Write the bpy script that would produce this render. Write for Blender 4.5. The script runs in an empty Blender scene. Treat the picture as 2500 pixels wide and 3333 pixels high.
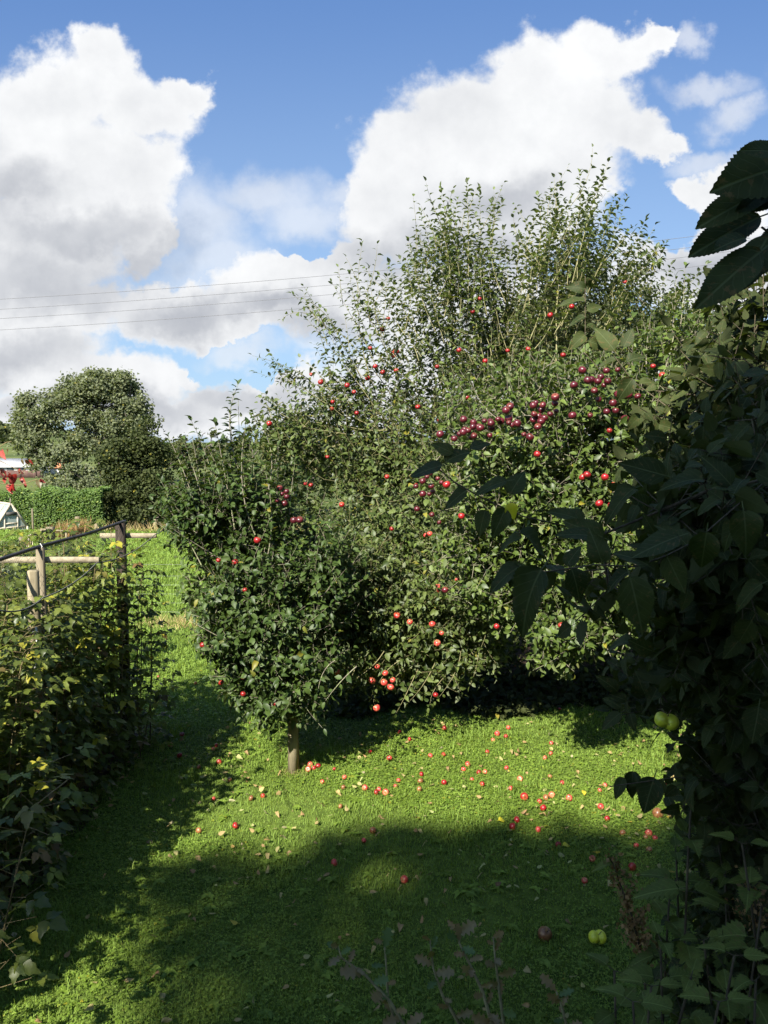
import bpy, math, random
import numpy as np
from mathutils import Vector
random.seed(7); rng = np.random.default_rng(7)
SC = bpy.context.scene; COL = SC.collection
R = math.radians
# ------------------------------------------------------------------ camera, sky, sun, exposure
FPX = 2592.0; PITCH = R(5.0); CAMZ = 2.7
cd = bpy.data.cameras.new('camera'); cam = bpy.data.objects.new('camera', cd); COL.objects.link(cam)
cd.sensor_fit = 'VERTICAL'; cd.sensor_height = 36.0; cd.lens = 36.0*FPX/3333.0
cd.clip_start = 0.05; cd.clip_end = 6000
cam.location = (0, 0, CAMZ); cam.rotation_euler = (math.pi/2-PITCH, 0, 0); SC.camera = cam
FW = np.array([0, math.cos(PITCH), -math.sin(PITCH)]); UP = np.array([0, math.sin(PITCH), math.cos(PITCH)]); RT = np.array([1., 0, 0]); C0 = np.array([0, 0, CAMZ])
def ray(px, py): return FW + (px-1250)/FPX*RT + (1666.5-py)/FPX*UP
def P(px, py, d): return C0 + d*ray(px, py)
def G(px, py, z=0.0):
    r = ray(px, py); return C0 + r*((z-CAMZ)/r[2])
SUN_EL, SUN_AZ = R(39), R(206)
SUN = np.array([math.sin(SUN_AZ)*math.cos(SUN_EL), math.cos(SUN_AZ)*math.cos(SUN_EL), math.sin(SUN_EL)])
sl = bpy.data.lights.new('sun', 'SUN'); sl.energy = 5.0; sl.angle = R(0.53); sl.color = (1.0, 0.94, 0.84)
so = bpy.data.objects.new('sun', sl); COL.objects.link(so); so.rotation_euler = Vector(SUN).to_track_quat('Z', 'Y').to_euler()
SC.view_settings.view_transform = 'Standard'; SC.view_settings.look = 'None'; SC.view_settings.gamma = 1.0
SC.view_settings.exposure = 1.6
SC.cycles.max_bounces = 6; SC.cycles.diffuse_bounces = 3; SC.cycles.glossy_bounces = 2; SC.cycles.transmission_bounces = 4; SC.cycles.transparent_max_bounces = 8
SC.cycles.caustics_reflective = False; SC.cycles.caustics_refractive = False
SC.cycles.use_denoising = True; SC.cycles.use_adaptive_sampling = True; SC.cycles.adaptive_threshold = 0.02
SC.cycles.sample_clamp_indirect = 6

class NT:                                     # tiny node-tree helper
    def __init__(s, t): s.t = t; s.n = t.nodes; s.l = t.links
    def new(s, typ, **k):
        nd = s.n.new(typ)
        for a, b in k.items(): setattr(nd, a, b)
        return nd
    def put(s, sock, v):
        if hasattr(v, 'is_output') or hasattr(v, 'links'): s.l.new(v, sock)
        else: sock.default_value = v
    def math(s, op, a, b=0.0, c=0.0, clamp=False):
        nd = s.new('ShaderNodeMath', operation=op, use_clamp=clamp); s.put(nd.inputs[0], a); s.put(nd.inputs[1], b); s.put(nd.inputs[2], c); return nd.outputs[0]
    def vmath(s, op, a, b=(0, 0, 0)):
        nd = s.new('ShaderNodeVectorMath', operation=op); s.put(nd.inputs[0], a); s.put(nd.inputs[1], b)
        return nd.outputs['Value'] if op in ('LENGTH', 'DOT_PRODUCT', 'DISTANCE') else nd.outputs[0]
    def ramp(s, v, a, b, x=0.0, y=1.0, smooth=True):
        nd = s.new('ShaderNodeMapRange', interpolation_type='SMOOTHSTEP' if smooth else 'LINEAR'); s.put(nd.inputs[0], v)
        for i, q in enumerate((a, b, x, y)): s.put(nd.inputs[i+1], q)
        return nd.outputs[0]
    def mix(s, f, a, b, blend='MIX'):
        nd = s.new('ShaderNodeMix', data_type='RGBA', blend_type=blend); s.put(nd.inputs[0], f)
        for i, q in ((6, a), (7, b)): s.put(nd.inputs[i], (*q, 1) if isinstance(q, tuple) and len(q) == 3 else q)
        return nd.outputs[2]
    def noise(s, vec, scale, detail=4, rough=0.55, dist=0.0, dim='3D'):
        nd = s.new('ShaderNodeTexNoise', noise_dimensions=dim)
        if vec is not None: s.put(nd.inputs['Vector'], vec)
        s.put(nd.inputs['Scale'], scale); s.put(nd.inputs['Detail'], detail); s.put(nd.inputs['Roughness'], rough); s.put(nd.inputs['Distortion'], dist)
        return nd.outputs[0]

def build_world():
    w = bpy.data.worlds.new('World'); SC.world = w; w.use_nodes = True; w.cycles.sampling_method = 'MANUAL'; w.cycles.sample_map_resolution = 256
    t = NT(w.node_tree); t.n.clear()
    sky = t.new('ShaderNodeTexSky', sky_type='NISHITA'); sky.sun_disc = False; sky.sun_elevation = SUN_EL; sky.sun_rotation = SUN_AZ
    sky.air_density = 1.0; sky.dust_density = 0.6; sky.ozone_density = 1.5; sky.altitude = 50
    tc = t.new('ShaderNodeTexCoord'); d = tc.outputs['Generated']
    sep = t.new('ShaderNodeSeparateXYZ'); t.put(sep.inputs[0], d)
    ay = t.math('MAXIMUM', t.math('ABSOLUTE', sep.outputs[1]), 0.06)
    cmb = t.new('ShaderNodeCombineXYZ'); t.put(cmb.inputs[0], t.math('DIVIDE', sep.outputs[0], ay)); t.put(cmb.inputs[1], t.math('DIVIDE', sep.outputs[2], ay))
    uv = cmb.outputs[0]
    def cuv(px, py): r = ray(px, py); return r[0]/r[1], r[2]/r[1]
    # warp makes the blob outlines cauliflower-like
    def fbm(off, sc, det, ro):
        return t.noise(t.vmath('ADD', uv, off), sc, det, ro)
    n1 = fbm((3.1, 1.7, 0), 3.6, 7, 0.56)
    n2 = fbm((9.3, 4.2, 0.5), 13, 8, 0.62)
    wv = t.new('ShaderNodeTexNoise'); t.put(wv.inputs['Vector'], uv); wv.inputs['Scale'].default_value = 5; wv.inputs['Detail'].default_value = 5
    off = t.vmath('SUBTRACT', wv.outputs['Color'], (0.5, 0.5, 0.5))
    wv2 = t.new('ShaderNodeTexNoise'); t.put(wv2.inputs['Vector'], uv); wv2.inputs['Scale'].default_value = 22; wv2.inputs['Detail'].default_value = 6; wv2.inputs['Roughness'].default_value = .6
    off2 = t.vmath('SUBTRACT', wv2.outputs['Color'], (0.5, 0.5, 0.5))
    uvw = t.vmath('ADD', t.vmath('ADD', uv, t.vmath('MULTIPLY', off, (0.12, 0.12, 0))), t.vmath('MULTIPLY', off2, (0.07, 0.07, 0)))
    def field(blobs):
        cur = None
        for (px, py, rx, ry) in blobs:
            u, v = cuv(px, py)
            q = t.vmath('MULTIPLY', t.vmath('SUBTRACT', uvw, (u, v, 0)), (FPX/rx, FPX/ry, 0))
            f = t.math('SUBTRACT', 1.0, t.vmath('LENGTH', q))
            cur = f if cur is None else t.math('SMOOTH_MAX', cur, f, 0.18)
        return cur
    solid = [(330, 210, 130, 140), (150, 320, 230, 170), (620, 275, 95, 75), (450, 350, 220, 130), (180, 560, 380, 240), (410, 560, 190, 170),
             (120, 800, 430, 150), (460, 780, 110, 150), (350, 640, 230, 200),
             (1985, 130, 190, 115), (1760, 240, 240, 160), (1520, 370, 250, 180), (1330, 520, 210, 170), (1230, 640, 150, 170), (1300, 740, 230, 150),
             (1700, 500, 350, 250), (1900, 330, 220, 180), (2050, 400, 160, 90), (2170, 435, 110, 55), (1600, 700, 380, 200), (1850, 560, 160, 160), (2130, 90, 90, 60),
             (960, 960, 330, 130), (1120, 890, 150, 90), (560, 1010, 260, 100), (1450, 1010, 500, 160), (780, 1030, 260, 110),
             (60, 1120, 330, 120), (330, 1230, 360, 110), (640, 1200, 70, 60), (240, 1340, 600, 90), (700, 1330, 330, 90), (1000, 1300, 260, 130),
             (2400, 720, 230, 110), (2300, 620, 110, 90), (2430, 620, 130, 110), (2200, 800, 260, 90), (2350, 900, 500, 130), (1400, 560, 200, 150), (1700, 1250, 900, 200),
             (130, 990, 420, 120), (-500, 700, 450, 500), (3100, 700, 500, 250)]
    wisp = [(820, 660, 280, 120), (1000, 730, 220, 110), (640, 760, 200, 200), (1130, 640, 120, 70), (820, 1130, 160, 50), (2300, 250, 160, 60), (2400, 340, 120, 70), (700, 870, 280, 130), (1010, 1100, 110, 60), (2230, 90, 60, 60),
            (2330, 500, 160, 60)]
    grey = [(150, 920, 420, 130), (260, 780, 330, 100), (560, 830, 110, 100), (60, 640, 220, 110), (60, 1150, 330, 110), (350, 1330, 560, 70), (1250, 870, 260, 110), (1500, 830, 320, 120), (1600, 640, 200, 90),
            (640, 1020, 240, 80), (900, 1010, 200, 60), (2350, 850, 300, 100), (480, 880, 170, 90), (820, 1290, 300, 70), (1050, 1060, 240, 60), (-40, 620, 160, 200)]
    holes = [(775, 1165, 190, 62), (985, 825, 80, 40), (2130, 700, 170, 110), (930, 1200, 70, 34)]
    low = cuv(1250, 1440)[1]
    F = t.math('ADD', field(solid), t.math('MULTIPLY', t.math('SUBTRACT', n2, 0.5), 0.8))
    F = t.math('ADD', F, t.math('MULTIPLY', t.math('SUBTRACT', n1, 0.5), 0.45))
    F = t.math('SUBTRACT', F, t.math('MULTIPLY', t.ramp(field(holes), -.2, .5), .9))
    a1 = t.ramp(F, -0.05, 0.34)
    W = t.math('ADD', field(wisp), t.math('MULTIPLY', t.math('SUBTRACT', n1, 0.5), 1.6))
    a2 = t.math('MULTIPLY', t.ramp(W, -0.15, 0.8), 0.58)
    # elsewhere in the sky: scattered cloud from noise alone
    far = t.ramp(fbm((20, 3, 2), 1.3, 8, 0.6), 0.56, 0.68)
    out_ = t.math('GREATER_THAN', t.math('ABSOLUTE', cmb.outputs[0].links[0].to_socket and t.math('DIVIDE', sep.outputs[0], ay)), 0.75)
    back = t.math('LESS_THAN', sep.outputs[1], 0.0)
    a3 = t.math('MULTIPLY', t.math('MAXIMUM', out_, back), far)
    alpha = t.math('MAXIMUM', t.math('MULTIPLY', t.math('MAXIMUM', a1, a2), t.math('SUBTRACT', 1.0, back)), a3)
    alpha = t.math('MINIMUM', alpha, 1.0); vq = t.math('DIVIDE', sep.outputs[2], ay)
    # relief: cloud thickness sampled again a step towards the sun side of the cloud
    r1 = fbm((3.1+0.03, 1.7-0.045, 0), 3.6, 7, 0.56)
    rel = t.math('SUBTRACT', n1, r1)
    r2 = fbm((9.3+0.010, 4.2-0.016, 0.5), 13, 8, 0.62)
    rel2 = t.math('SUBTRACT', n2, r2)
    gr = t.math('ADD', field(grey), t.math('MULTIPLY', t.math('SUBTRACT', n1, 0.5), 0.45))
    g = t.ramp(gr, -0.25, 0.85)
    edge = t.ramp(F, 0.1, 0.8, 1.0, 0.0)
    br = t.math('SUBTRACT', 1.0, t.math('MULTIPLY', g, 0.46))
    br = t.math('ADD', br, t.math('MULTIPLY', rel, 0.9)); br = t.math('ADD', br, t.math('MULTIPLY', rel2, 0.28))
    br = t.math('ADD', br, t.math('MULTIPLY', edge, 0.05))
    br = t.ramp(br, 0.34, 1.13, 0.0, 1.0, smooth=False)
    ccol = t.mix(br, (2.0, 2.12, 2.4), (4.75, 4.8, 4.85))
    ccol = t.mix(t.math('MAXIMUM', back, out_), ccol, (3.5, 3.35, 3.1))
    skyc = t.mix(1.0, sky.outputs[0], (.90, 1.05, 1.18), 'MULTIPLY')
    grad = t.mix(t.ramp(vq, 0.05, 0.62), (1.75, 2.55, 3.75), (.52, 1.12, 2.65))
    skyc = t.mix(t.math('MULTIPLY', t.math('SUBTRACT', 1.0, back), .8), skyc, grad)
    col = t.mix(alpha, skyc, ccol)
    bg = t.new('ShaderNodeBackground'); t.put(bg.inputs[0], col); bg.inputs[1].default_value = 0.07
    o = t.new('ShaderNodeOutputWorld'); t.l.new(bg.outputs[0], o.inputs[0])
build_world()

# ------------------------------------------------------------------ mesh + object helpers
def mesh_np(name, V, F, mat=None, attr=None, smooth=False, matidx=None):
    """V (n,3); F list of (m,k) index arrays; attr {name: (n,4) colour}"""
    me = bpy.data.meshes.new(name); V = np.asarray(V, dtype=np.float32)
    F = [np.asarray(f, dtype=np.int32) for f in F if len(f)]
    me.vertices.add(len(V)); me.vertices.foreach_set('co', V.ravel())
    idx = np.concatenate([f.ravel() for f in F]); tot = np.concatenate([np.full(len(f), f.shape[1], np.int32) for f in F])
    st = np.concatenate([[0], np.cumsum(tot)[:-1]]).astype(np.int32)
    me.loops.add(len(idx)); me.loops.foreach_set('vertex_index', idx)
    me.polygons.add(len(tot)); me.polygons.foreach_set('loop_start', st)
    me.update(calc_edges=True)
    if smooth: me.polygons.foreach_set('use_smooth', np.ones(len(tot), bool))
    for m in (mat if isinstance(mat, list) else [mat]):
        if m: me.materials.append(m)
    if matidx is not None: me.polygons.foreach_set('material_index', np.asarray(matidx, np.int32))
    for k, a in (attr or {}).items():
        at = me.attributes.new(k, 'FLOAT_COLOR', 'POINT'); at.data.foreach_set('color', np.asarray(a, np.float32).ravel())
    return me
def obj(name, me, parent=None):
    o = bpy.data.objects.new(name, me); COL.objects.link(o)
    if parent is not None:
        o.parent = parent; o.location = -np.array(parent.location) if me is not None and not me.get('local') else (0, 0, 0)
    return o
def tag(o, label=None, cat=None, group=None, kind=None):
    for k, v in (('label', label), ('category', cat), ('group', group), ('kind', kind)):
        if v: o[k] = v
    return o
def thing(name, loc, label, cat, group=None):
    o = bpy.data.objects.new(name, None); COL.objects.link(o); o.location = tuple(float(v) for v in loc); o.empty_display_size = 0.1
    return tag(o, label, cat, group)
def norm(a): return a/np.maximum(np.linalg.norm(a, axis=-1, keepdims=True), 1e-9)

class MB:                                    # gathers tubes and boxes into one mesh
    def __init__(s): s.V = []; s.F4 = []; s.F3 = []; s.n = 0; s.A = []
    def add(s, V, F, a=None):
        V = np.asarray(V, float)
        for f in F: (s.F4 if len(f) == 4 else s.F3).append([i+s.n for i in f])
        s.V.append(V); s.n += len(V); s.A.append(np.tile(a if a is not None else (random.random(), random.random(), 0, 1), (len(V), 1)))
    def addn(s, V, F, A):
        V = np.asarray(V, float); F = np.asarray(F)+s.n
        (s.F4 if F.shape[1] == 4 else s.F3).extend(F.tolist()); s.V.append(V); s.n += len(V); s.A.append(A)
    def tube(s, pts, rad, k=6, wob=0.0, caps=True):
        pts = np.asarray(pts, float); n = len(pts); rad = np.broadcast_to(np.asarray(rad, float), (n,))
        T = np.gradient(pts, axis=0); T = norm(T); ref = np.array([0, 0, 1.]) if abs(T[0][2]) < 0.9 else np.array([1., 0, 0])
        U = norm(np.cross(T, ref)); W = np.cross(T, U); an = np.arange(k)*2*math.pi/k
        ring = (U[:, None]*np.cos(an)[None, :, None]+W[:, None]*np.sin(an)[None, :, None])
        rr = rad[:, None]*(1+wob*(rng.random((n, k))-.5)); V = pts[:, None]+ring*rr[..., None]
        F = [(i*k+j, i*k+(j+1) % k, (i+1)*k+(j+1) % k, (i+1)*k+j) for i in range(n-1) for j in range(k)]
        V = V.reshape(-1, 3)
        if caps:
            V = np.vstack([V, pts[0], pts[-1]]); c0, c1 = n*k, n*k+1
            F += [(c0, (j+1) % k, j) for j in range(k)]+[(c1, (n-1)*k+j, (n-1)*k+(j+1) % k) for j in range(k)]
        s.add(V, F)
    def box(s, c, size, rot=None, bev=0.0, jit=0.0):
        h = np.array(size)/2; b = bev
        if b:
            q = []
            for z in (-1, 1):
                for (x, y, ix, iy) in ((-1, -1, 1, 0), (-1, -1, 0, 1), (-1, 1, 0, 1), (-1, 1, 1, 0), (1, 1, 1, 0), (1, 1, 0, 1), (1, -1, 0, 1), (1, -1, 1, 0)):
                    q.append((x*(h[0]-b*ix), y*(h[1]-b*iy), z*h[2]))
            V = np.array(q); F = [(i, (i+1) % 8, 8+(i+1) % 8, 8+i) for i in range(8)]
            V = np.vstack([V, (0, 0, -h[2]), (0, 0, h[2])]); F += [(16, (i+1) % 8, i) for i in range(8)]+[(17, 8+i, 8+(i+1) % 8) for i in range(8)]
        else:
            V = np.array([(x*h[0], y*h[1], z*h[2]) for z in (-1, 1) for (x, y) in ((-1, -1), (1, -1), (1, 1), (-1, 1))])
            F = [(0, 3, 2, 1), (4, 5, 6, 7), (0, 1, 5, 4), (1, 2, 6, 5), (2, 3, 7, 6), (3, 0, 4, 7)]
        if rot is not None: V = V@np.asarray(rot).T
        s.add(V+np.asarray(c), F)
    def quad(s, a, b, c, d, th=0.0):
        a, b, c, d = [np.asarray(q, float) for q in (a, b, c, d)]
        if not th: s.add([a, b, c, d], [(0, 1, 2, 3)]); return
        n = norm(np.cross(b-a, d-a))*th
        s.add([a, b, c, d, a+n, b+n, c+n, d+n], [(3, 2, 1, 0), (4, 5, 6, 7), (0, 1, 5, 4), (1, 2, 6, 5), (2, 3, 7, 6), (3, 0, 4, 7)])
    def mesh(s, name, mat, smooth=True):
        return mesh_np(name, np.vstack(s.V), [np.array(s.F4).reshape(-1, 4), np.array(s.F3).reshape(-1, 3)], mat, {'leaf': np.vstack(s.A)}, smooth)
def zrot(a): c, s = math.cos(a), math.sin(a); return np.array([[c, -s, 0], [s, c, 0], [0, 0, 1.]])

# ------------------------------------------------------------------ materials
def newmat(name):
    m = bpy.data.materials.new(name); m.use_nodes = True; t = NT(m.node_tree); t.n.clear()
    o = t.new('ShaderNodeOutputMaterial'); return m, t, o
def leaf_mat(name, a, b, under=None, old=(0.30, 0.24, 0.02), oldf=0.97, rough=0.42, trans=0.28, spec=0.45, veins=False, tcol=None, brown=None):
    m, t, o = newmat(name)
    at = t.new('ShaderNodeAttribute', attribute_name='leaf'); sp = t.new('ShaderNodeSeparateColor'); t.l.new(at.outputs[0], sp.inputs[0])
    geo = t.new('ShaderNodeNewGeometry')
    col = t.mix(sp.outputs[0], a, b)
    col = t.mix(t.ramp(t.noise(geo.outputs['Position'], 1.6, 3), .35, .68, 0, .55), col, tuple(c*k for c, k in zip(a, (1.25, 1.05, .9)))); nz = t.noise(geo.outputs['Position'], 55, 3); col = t.mix(t.ramp(nz, .35, .7, 0, .30), col, tuple(c*0.6 for c in a))
    hei = None
    if veins:
        uvn = t.new('ShaderNodeAttribute', attribute_name='luv'); su = t.new('ShaderNodeSeparateXYZ'); t.l.new(uvn.outputs['Vector'], su.inputs[0])
        au = t.math('ABSOLUTE', t.math('SUBTRACT', su.outputs[0], 0.5)); v = su.outputs[1]
        q = t.math('FRACT', t.math('ADD', t.math('SUBTRACT', t.math('MULTIPLY', v, 7.0), t.math('MULTIPLY', t.math('POWER', au, .8), 5.5)), t.math('MULTIPLY', t.noise(geo.outputs['Position'], 40, 2), .8)))
        side = t.ramp(t.math('ABSOLUTE', t.math('SUBTRACT', q, 0.5)), 0.0, 0.10, 1.0, 0.0)
        mid = t.ramp(au, 0.006, 0.022, 1.0, 0.0); vein = t.math('MAXIMUM', mid, t.math('MULTIPLY', side, 0.4))
        col = t.mix(t.math('MULTIPLY', vein, 0.38), col, tuple(min(1, c*1.6+.04) for c in b)); hei = vein
        col = t.mix(t.ramp(t.noise(t.vmath('ADD', uvn.outputs['Vector'], geo.outputs['Position']), 7, 6, .7), .56, .64, 0, .6), col, (.11, .075, .03))
    isold = t.ramp(sp.outputs[1], oldf-0.02, oldf+0.02, smooth=False); col = t.mix(isold, col, old)
    if brown: col = t.mix(t.ramp(sp.outputs[1], 0.0, 0.06, 1.0, 0.0, smooth=False), col, brown)
    up = under or tuple(c*1.35+.02 for c in a)
    colb = t.mix(0.72, col, up); colf = t.mix(geo.outputs['Backfacing'], col, colb)
    p = t.new('ShaderNodeBsdfPrincipled'); t.l.new(colf, p.inputs['Base Color']); p.inputs['Specular IOR Level'].default_value = spec
    t.put(p.inputs['Roughness'], t.math('ADD', t.math('MULTIPLY', geo.outputs['Backfacing'], 0.25), t.math('ADD', rough-0.06, t.math('MULTIPLY', sp.outputs[0], 0.14))))
    if hei is not None:
        bp = t.new('ShaderNodeBump'); bp.inputs['Strength'].default_value = 0.45; bp.inputs['Distance'].default_value = 0.002; bp.invert = True; t.l.new(hei, bp.inputs['Height']); t.l.new(bp.outputs[0], p.inputs['Normal'])
    tr = t.new('ShaderNodeBsdfTranslucent'); t.l.new(t.mix(1.0, colf, tcol or (1.5, 1.7, 0.5), 'MULTIPLY'), tr.inputs[0])
    mx = t.new('ShaderNodeMixShader'); mx.inputs[0].default_value = trans; t.l.new(p.outputs[0], mx.inputs[1]); t.l.new(tr.outputs[0], mx.inputs[2]); t.l.new(mx.outputs[0], o.inputs[0])
    return m
def bark_mat(name, a, b, sc=30, lichen=None, stretch=0.25, rough=0.85, bump=0.5):
    m, t, o = newmat(name); tc = t.new('ShaderNodeTexCoord')
    v = t.vmath('MULTIPLY', tc.outputs['Object'], (1, 1, stretch)); n = t.noise(v, sc, 7, .65); n2 = t.noise(tc.outputs['Object'], sc*.23, 3)
    col = t.mix(t.ramp(n, .3, .7), a, b); col = t.mix(t.ramp(n2, .5, .75, 0, .5), col, tuple(c*.5 for c in a))
    if lichen: col = t.mix(t.ramp(t.noise(tc.outputs['Object'], sc*.7, 5), .52, .60), col, lichen)
    p = t.new('ShaderNodeBsdfPrincipled'); t.l.new(col, p.inputs['Base Color']); p.inputs['Roughness'].default_value = rough; p.inputs['Specular IOR Level'].default_value = .2
    bp = t.new('ShaderNodeBump'); bp.inputs['Strength'].default_value = bump; bp.inputs['Distance'].default_value = .006; t.l.new(n, bp.inputs['Height']); t.l.new(bp.outputs[0], p.inputs['Normal']); t.l.new(p.outputs[0], o.inputs[0])
    return m
def flat_mat(name, col, rough=.6, var=.15, sc=8, metal=0, alpha=1.0, trans=0):
    m, t, o = newmat(name); tc = t.new('ShaderNodeTexCoord'); n = t.noise(tc.outputs['Object'], sc, 5)
    c = t.mix(t.ramp(n, .3, .7), tuple(x*(1-var) for x in col), tuple(min(1, x*(1+var)) for x in col))
    p = t.new('ShaderNodeBsdfPrincipled'); t.l.new(c, p.inputs['Base Color']); p.inputs['Roughness'].default_value = rough; p.inputs['Metallic'].default_value = metal
    p.inputs['Transmission Weight'].default_value = trans; t.l.new(p.outputs[0], o.inputs[0]); return m
def apple_mat(name, red, red2, ground, cover):
    m, t, o = newmat(name); tc = t.new('ShaderNodeTexCoord'); oi = t.new('ShaderNodeObjectInfo'); v = t.vmath('ADD', tc.outputs['Object'], t.vmath('MULTIPLY', oi.outputs['Location'], (3, 3, 3)))
    n = t.noise(v, 2.2, 4); st = t.noise(t.vmath('MULTIPLY', tc.outputs['Object'], (1, 1, .12)), 7, 3)
    col = t.mix(t.ramp(st, .35, .7), red, red2)
    sz = t.new('ShaderNodeSeparateXYZ'); t.l.new(tc.outputs['Object'], sz.inputs[0]); col = t.mix(t.ramp(t.math('ADD', sz.outputs[2], t.math('MULTIPLY', n, .5)), .75, 1.05, 0, .55), col, ground)
    col = t.mix(t.ramp(t.math('FRACT', t.math('MULTIPLY', oi.outputs['Random'], 7.3)), 0, 1, 0, .45), col, tuple(c*.45 for c in red))
    n = t.noise(v, 2.2, 4)
    col = t.mix(t.math('MULTIPLY', t.ramp(n, cover-.06, cover+.10), .85), col, ground)
    col = t.mix(t.ramp(t.noise(tc.outputs['Object'], 14, 1), .66, .72, 0, .5), col, ground)
    p = t.new('ShaderNodeBsdfPrincipled'); t.l.new(col, p.inputs['Base Color']); t.put(p.inputs['Roughness'], t.ramp(n, .3, .7, .28, .42)); p.inputs['Subsurface Weight'].default_value = 0.0
    t.l.new(p.outputs[0], o.inputs[0]); return m

M_A = leaf_mat('apple_leaf', (.019, .040, .007), (.070, .112, .021), (.08, .10, .04), oldf=1.0, trans=.20, rough=.52, spec=.32)
M_B = leaf_mat('orchard_leaf', (.028, .048, .010), (.112, .146, .034), (.15, .17, .10), oldf=.998, trans=.20, rough=.52, spec=.34)
M_C = leaf_mat('bright_leaf', (.028, .052, .009), (.110, .155, .026), (.11, .135, .05), oldf=.998, trans=.20, rough=.5, spec=.36)
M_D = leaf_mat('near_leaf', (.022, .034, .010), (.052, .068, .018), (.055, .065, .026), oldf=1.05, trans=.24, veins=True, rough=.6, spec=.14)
M_RASP = leaf_mat('raspberry_leaf', (.036, .058, .010), (.180, .215, .028), (.15, .17, .08), old=(.30, .28, .03), oldf=.92, trans=.35, rough=.5, brown=(.14, .08, .03))
M_WIL = leaf_mat('poplar_leaf', (.080, .097, .052), (.150, .170, .092), (.20, .22, .15), oldf=.997, trans=.2, rough=.75, spec=.12)
M_ALD = leaf_mat('alder_leaf', (.026, .036, .011), (.066, .080, .026), oldf=.998, trans=.2, rough=.7, spec=.15)
M_OLV = leaf_mat('thin_leaf', (.044, .056, .022), (.095, .104, .042), oldf=.99, trans=.25, rough=.7, spec=.15)
M_HED = leaf_mat('conifer_spray', (.035, .075, .010), (.110, .185, .020), oldf=.97, old=(.18, .22, .03), trans=.2, rough=.6)
M_RED = leaf_mat('red_leaf', (.28, .045, .035), (.40, .10, .07), oldf=.85, old=(.12, .10, .04), trans=.4, tcol=(1.3, .6, .6))
M_NET = leaf_mat('nettle_leaf', (.075, .110, .022), (.150, .190, .040), oldf=1.05, trans=.25, veins=True, rough=.65, spec=.2)
M_OAK = leaf_mat('oak_leaf', (.16, .135, .055), (.24, .165, .085), oldf=.8, old=(.07, .12, .03), trans=.25, rough=.6)
M_GRASS = leaf_mat('grass_blade', (.105, .170, .020), (.255, .335, .050), oldf=.985, old=(.35, .32, .12), trans=.30, rough=.55, spec=.3)
M_CLOV = leaf_mat('clover_leaf', (.085, .150, .018), (.235, .335, .050), oldf=.992, trans=.28, rough=.55, spec=.3)
M_FALL = leaf_mat('fallen_leaf', (.26, .17, .08), (.32, .36, .14), (.34, .32, .20), old=(.45, .34, .03), oldf=.975, trans=.15, rough=.7, spec=.2, brown=(.10, .05, .03))
M_STRAW = leaf_mat('dry_grass', (.30, .22, .10), (.42, .34, .18), oldf=.7, old=(.14, .18, .04), trans=.2, rough=.7, spec=.2)
M_SEED = leaf_mat('dock_seed', (.18, .11, .045), (.32, .21, .09), oldf=.9, old=(.14, .14, .04), trans=.1, rough=.8, spec=.1)
M_BARK = bark_mat('apple_bark', (.10, .085, .06), (.21, .19, .14), 45, lichen=(.20, .22, .11))
M_TWIG = bark_mat('pale_bark', (.14, .13, .06), (.26, .24, .12), 60)
M_FARB = bark_mat('far_bark', (.06, .05, .04), (.13, .11, .09), 8)
M_DTWIG = bark_mat('dark_twig', (.045, .036, .022), (.095, .080, .048), 90)
M_CANE = bark_mat('cane', (.12, .10, .05), (.20, .15, .07), 40)
M_STAKE = bark_mat('weathered_stake', (.13, .108, .066), (.27, .23, .145), 26, stretch=.08, bump=.8)
M_POST = bark_mat('weathered_post', (.085, .070, .045), (.19, .16, .105), 30, stretch=.08, bump=.8)
M_DPOST = bark_mat('dark_post', (.018, .013, .010), (.045, .034, .026), 30, stretch=.1)
M_BOARD = bark_mat('sawn_board', (.19, .16, .105), (.32, .275, .19), 26, stretch=1, bump=.5)
M_RAIL = flat_mat('black_pipe', (.022, .019, .018), .5, .5, 14)
M_ROPE = flat_mat('rope', (.10, .10, .08), .8, .4, 60)
M_NETT = flat_mat('netting', (.03, .035, .035), .8)
M_WIRE = flat_mat('steel_wire', (.30, .31, .28), .45, .2, 30, .3)
M_CABLE = flat_mat('power_cable', (.10, .10, .11), .6)
M_WHITE = flat_mat('white_render', (.50, .49, .46), .7, .06, .8)
M_SLATE = flat_mat('pale_roof', (.34, .34, .34), .6, .12, 2)
M_BRICK = flat_mat('red_wall', (.085, .045, .035), .9, .3, 1.5)
M_CLOTH = flat_mat('cream_fabric', (.66, .60, .47), .8, .08, 6)
M_GLASS = flat_mat('greenhouse_glass', (.20, .23, .21), .25, .2, 1.2)
M_FRAME = flat_mat('greenhouse_timber', (.40, .34, .25), .75, .2, 10)
M_DARK = flat_mat('dark_timber', (.05, .045, .035), .7, .2, 10)
M_WIN = flat_mat('window_glass', (.08, .09, .10), .15)
M_TILE = flat_mat('orange_tile', (.42, .17, .08), .8, .2, 6)
M_SOIL = bark_mat('soil', (.03, .02, .012), (.08, .055, .035), 30, stretch=1, bump=1)
M_REDA = apple_mat('red_apple', (.19, .006, .009), (.30, .014, .016), (.38, .10, .04), .64)
M_PURA = apple_mat('purple_apple', (.050, .005, .010), (.105, .010, .016), (.25, .08, .04), .70)
M_PINKA = apple_mat('pink_apple', (.42, .022, .028), (.52, .065, .05), (.60, .28, .12), .58)
M_YELA = apple_mat('green_apple', (.60, .64, .035), (.72, .74, .06), (.38, .42, .05), .60)
M_ROTA = apple_mat('brown_apple', (.16, .06, .025), (.26, .11, .04), (.30, .17, .06), .55)
M_STALK = flat_mat('apple_stalk', (.09, .06, .03), .8)

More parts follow.
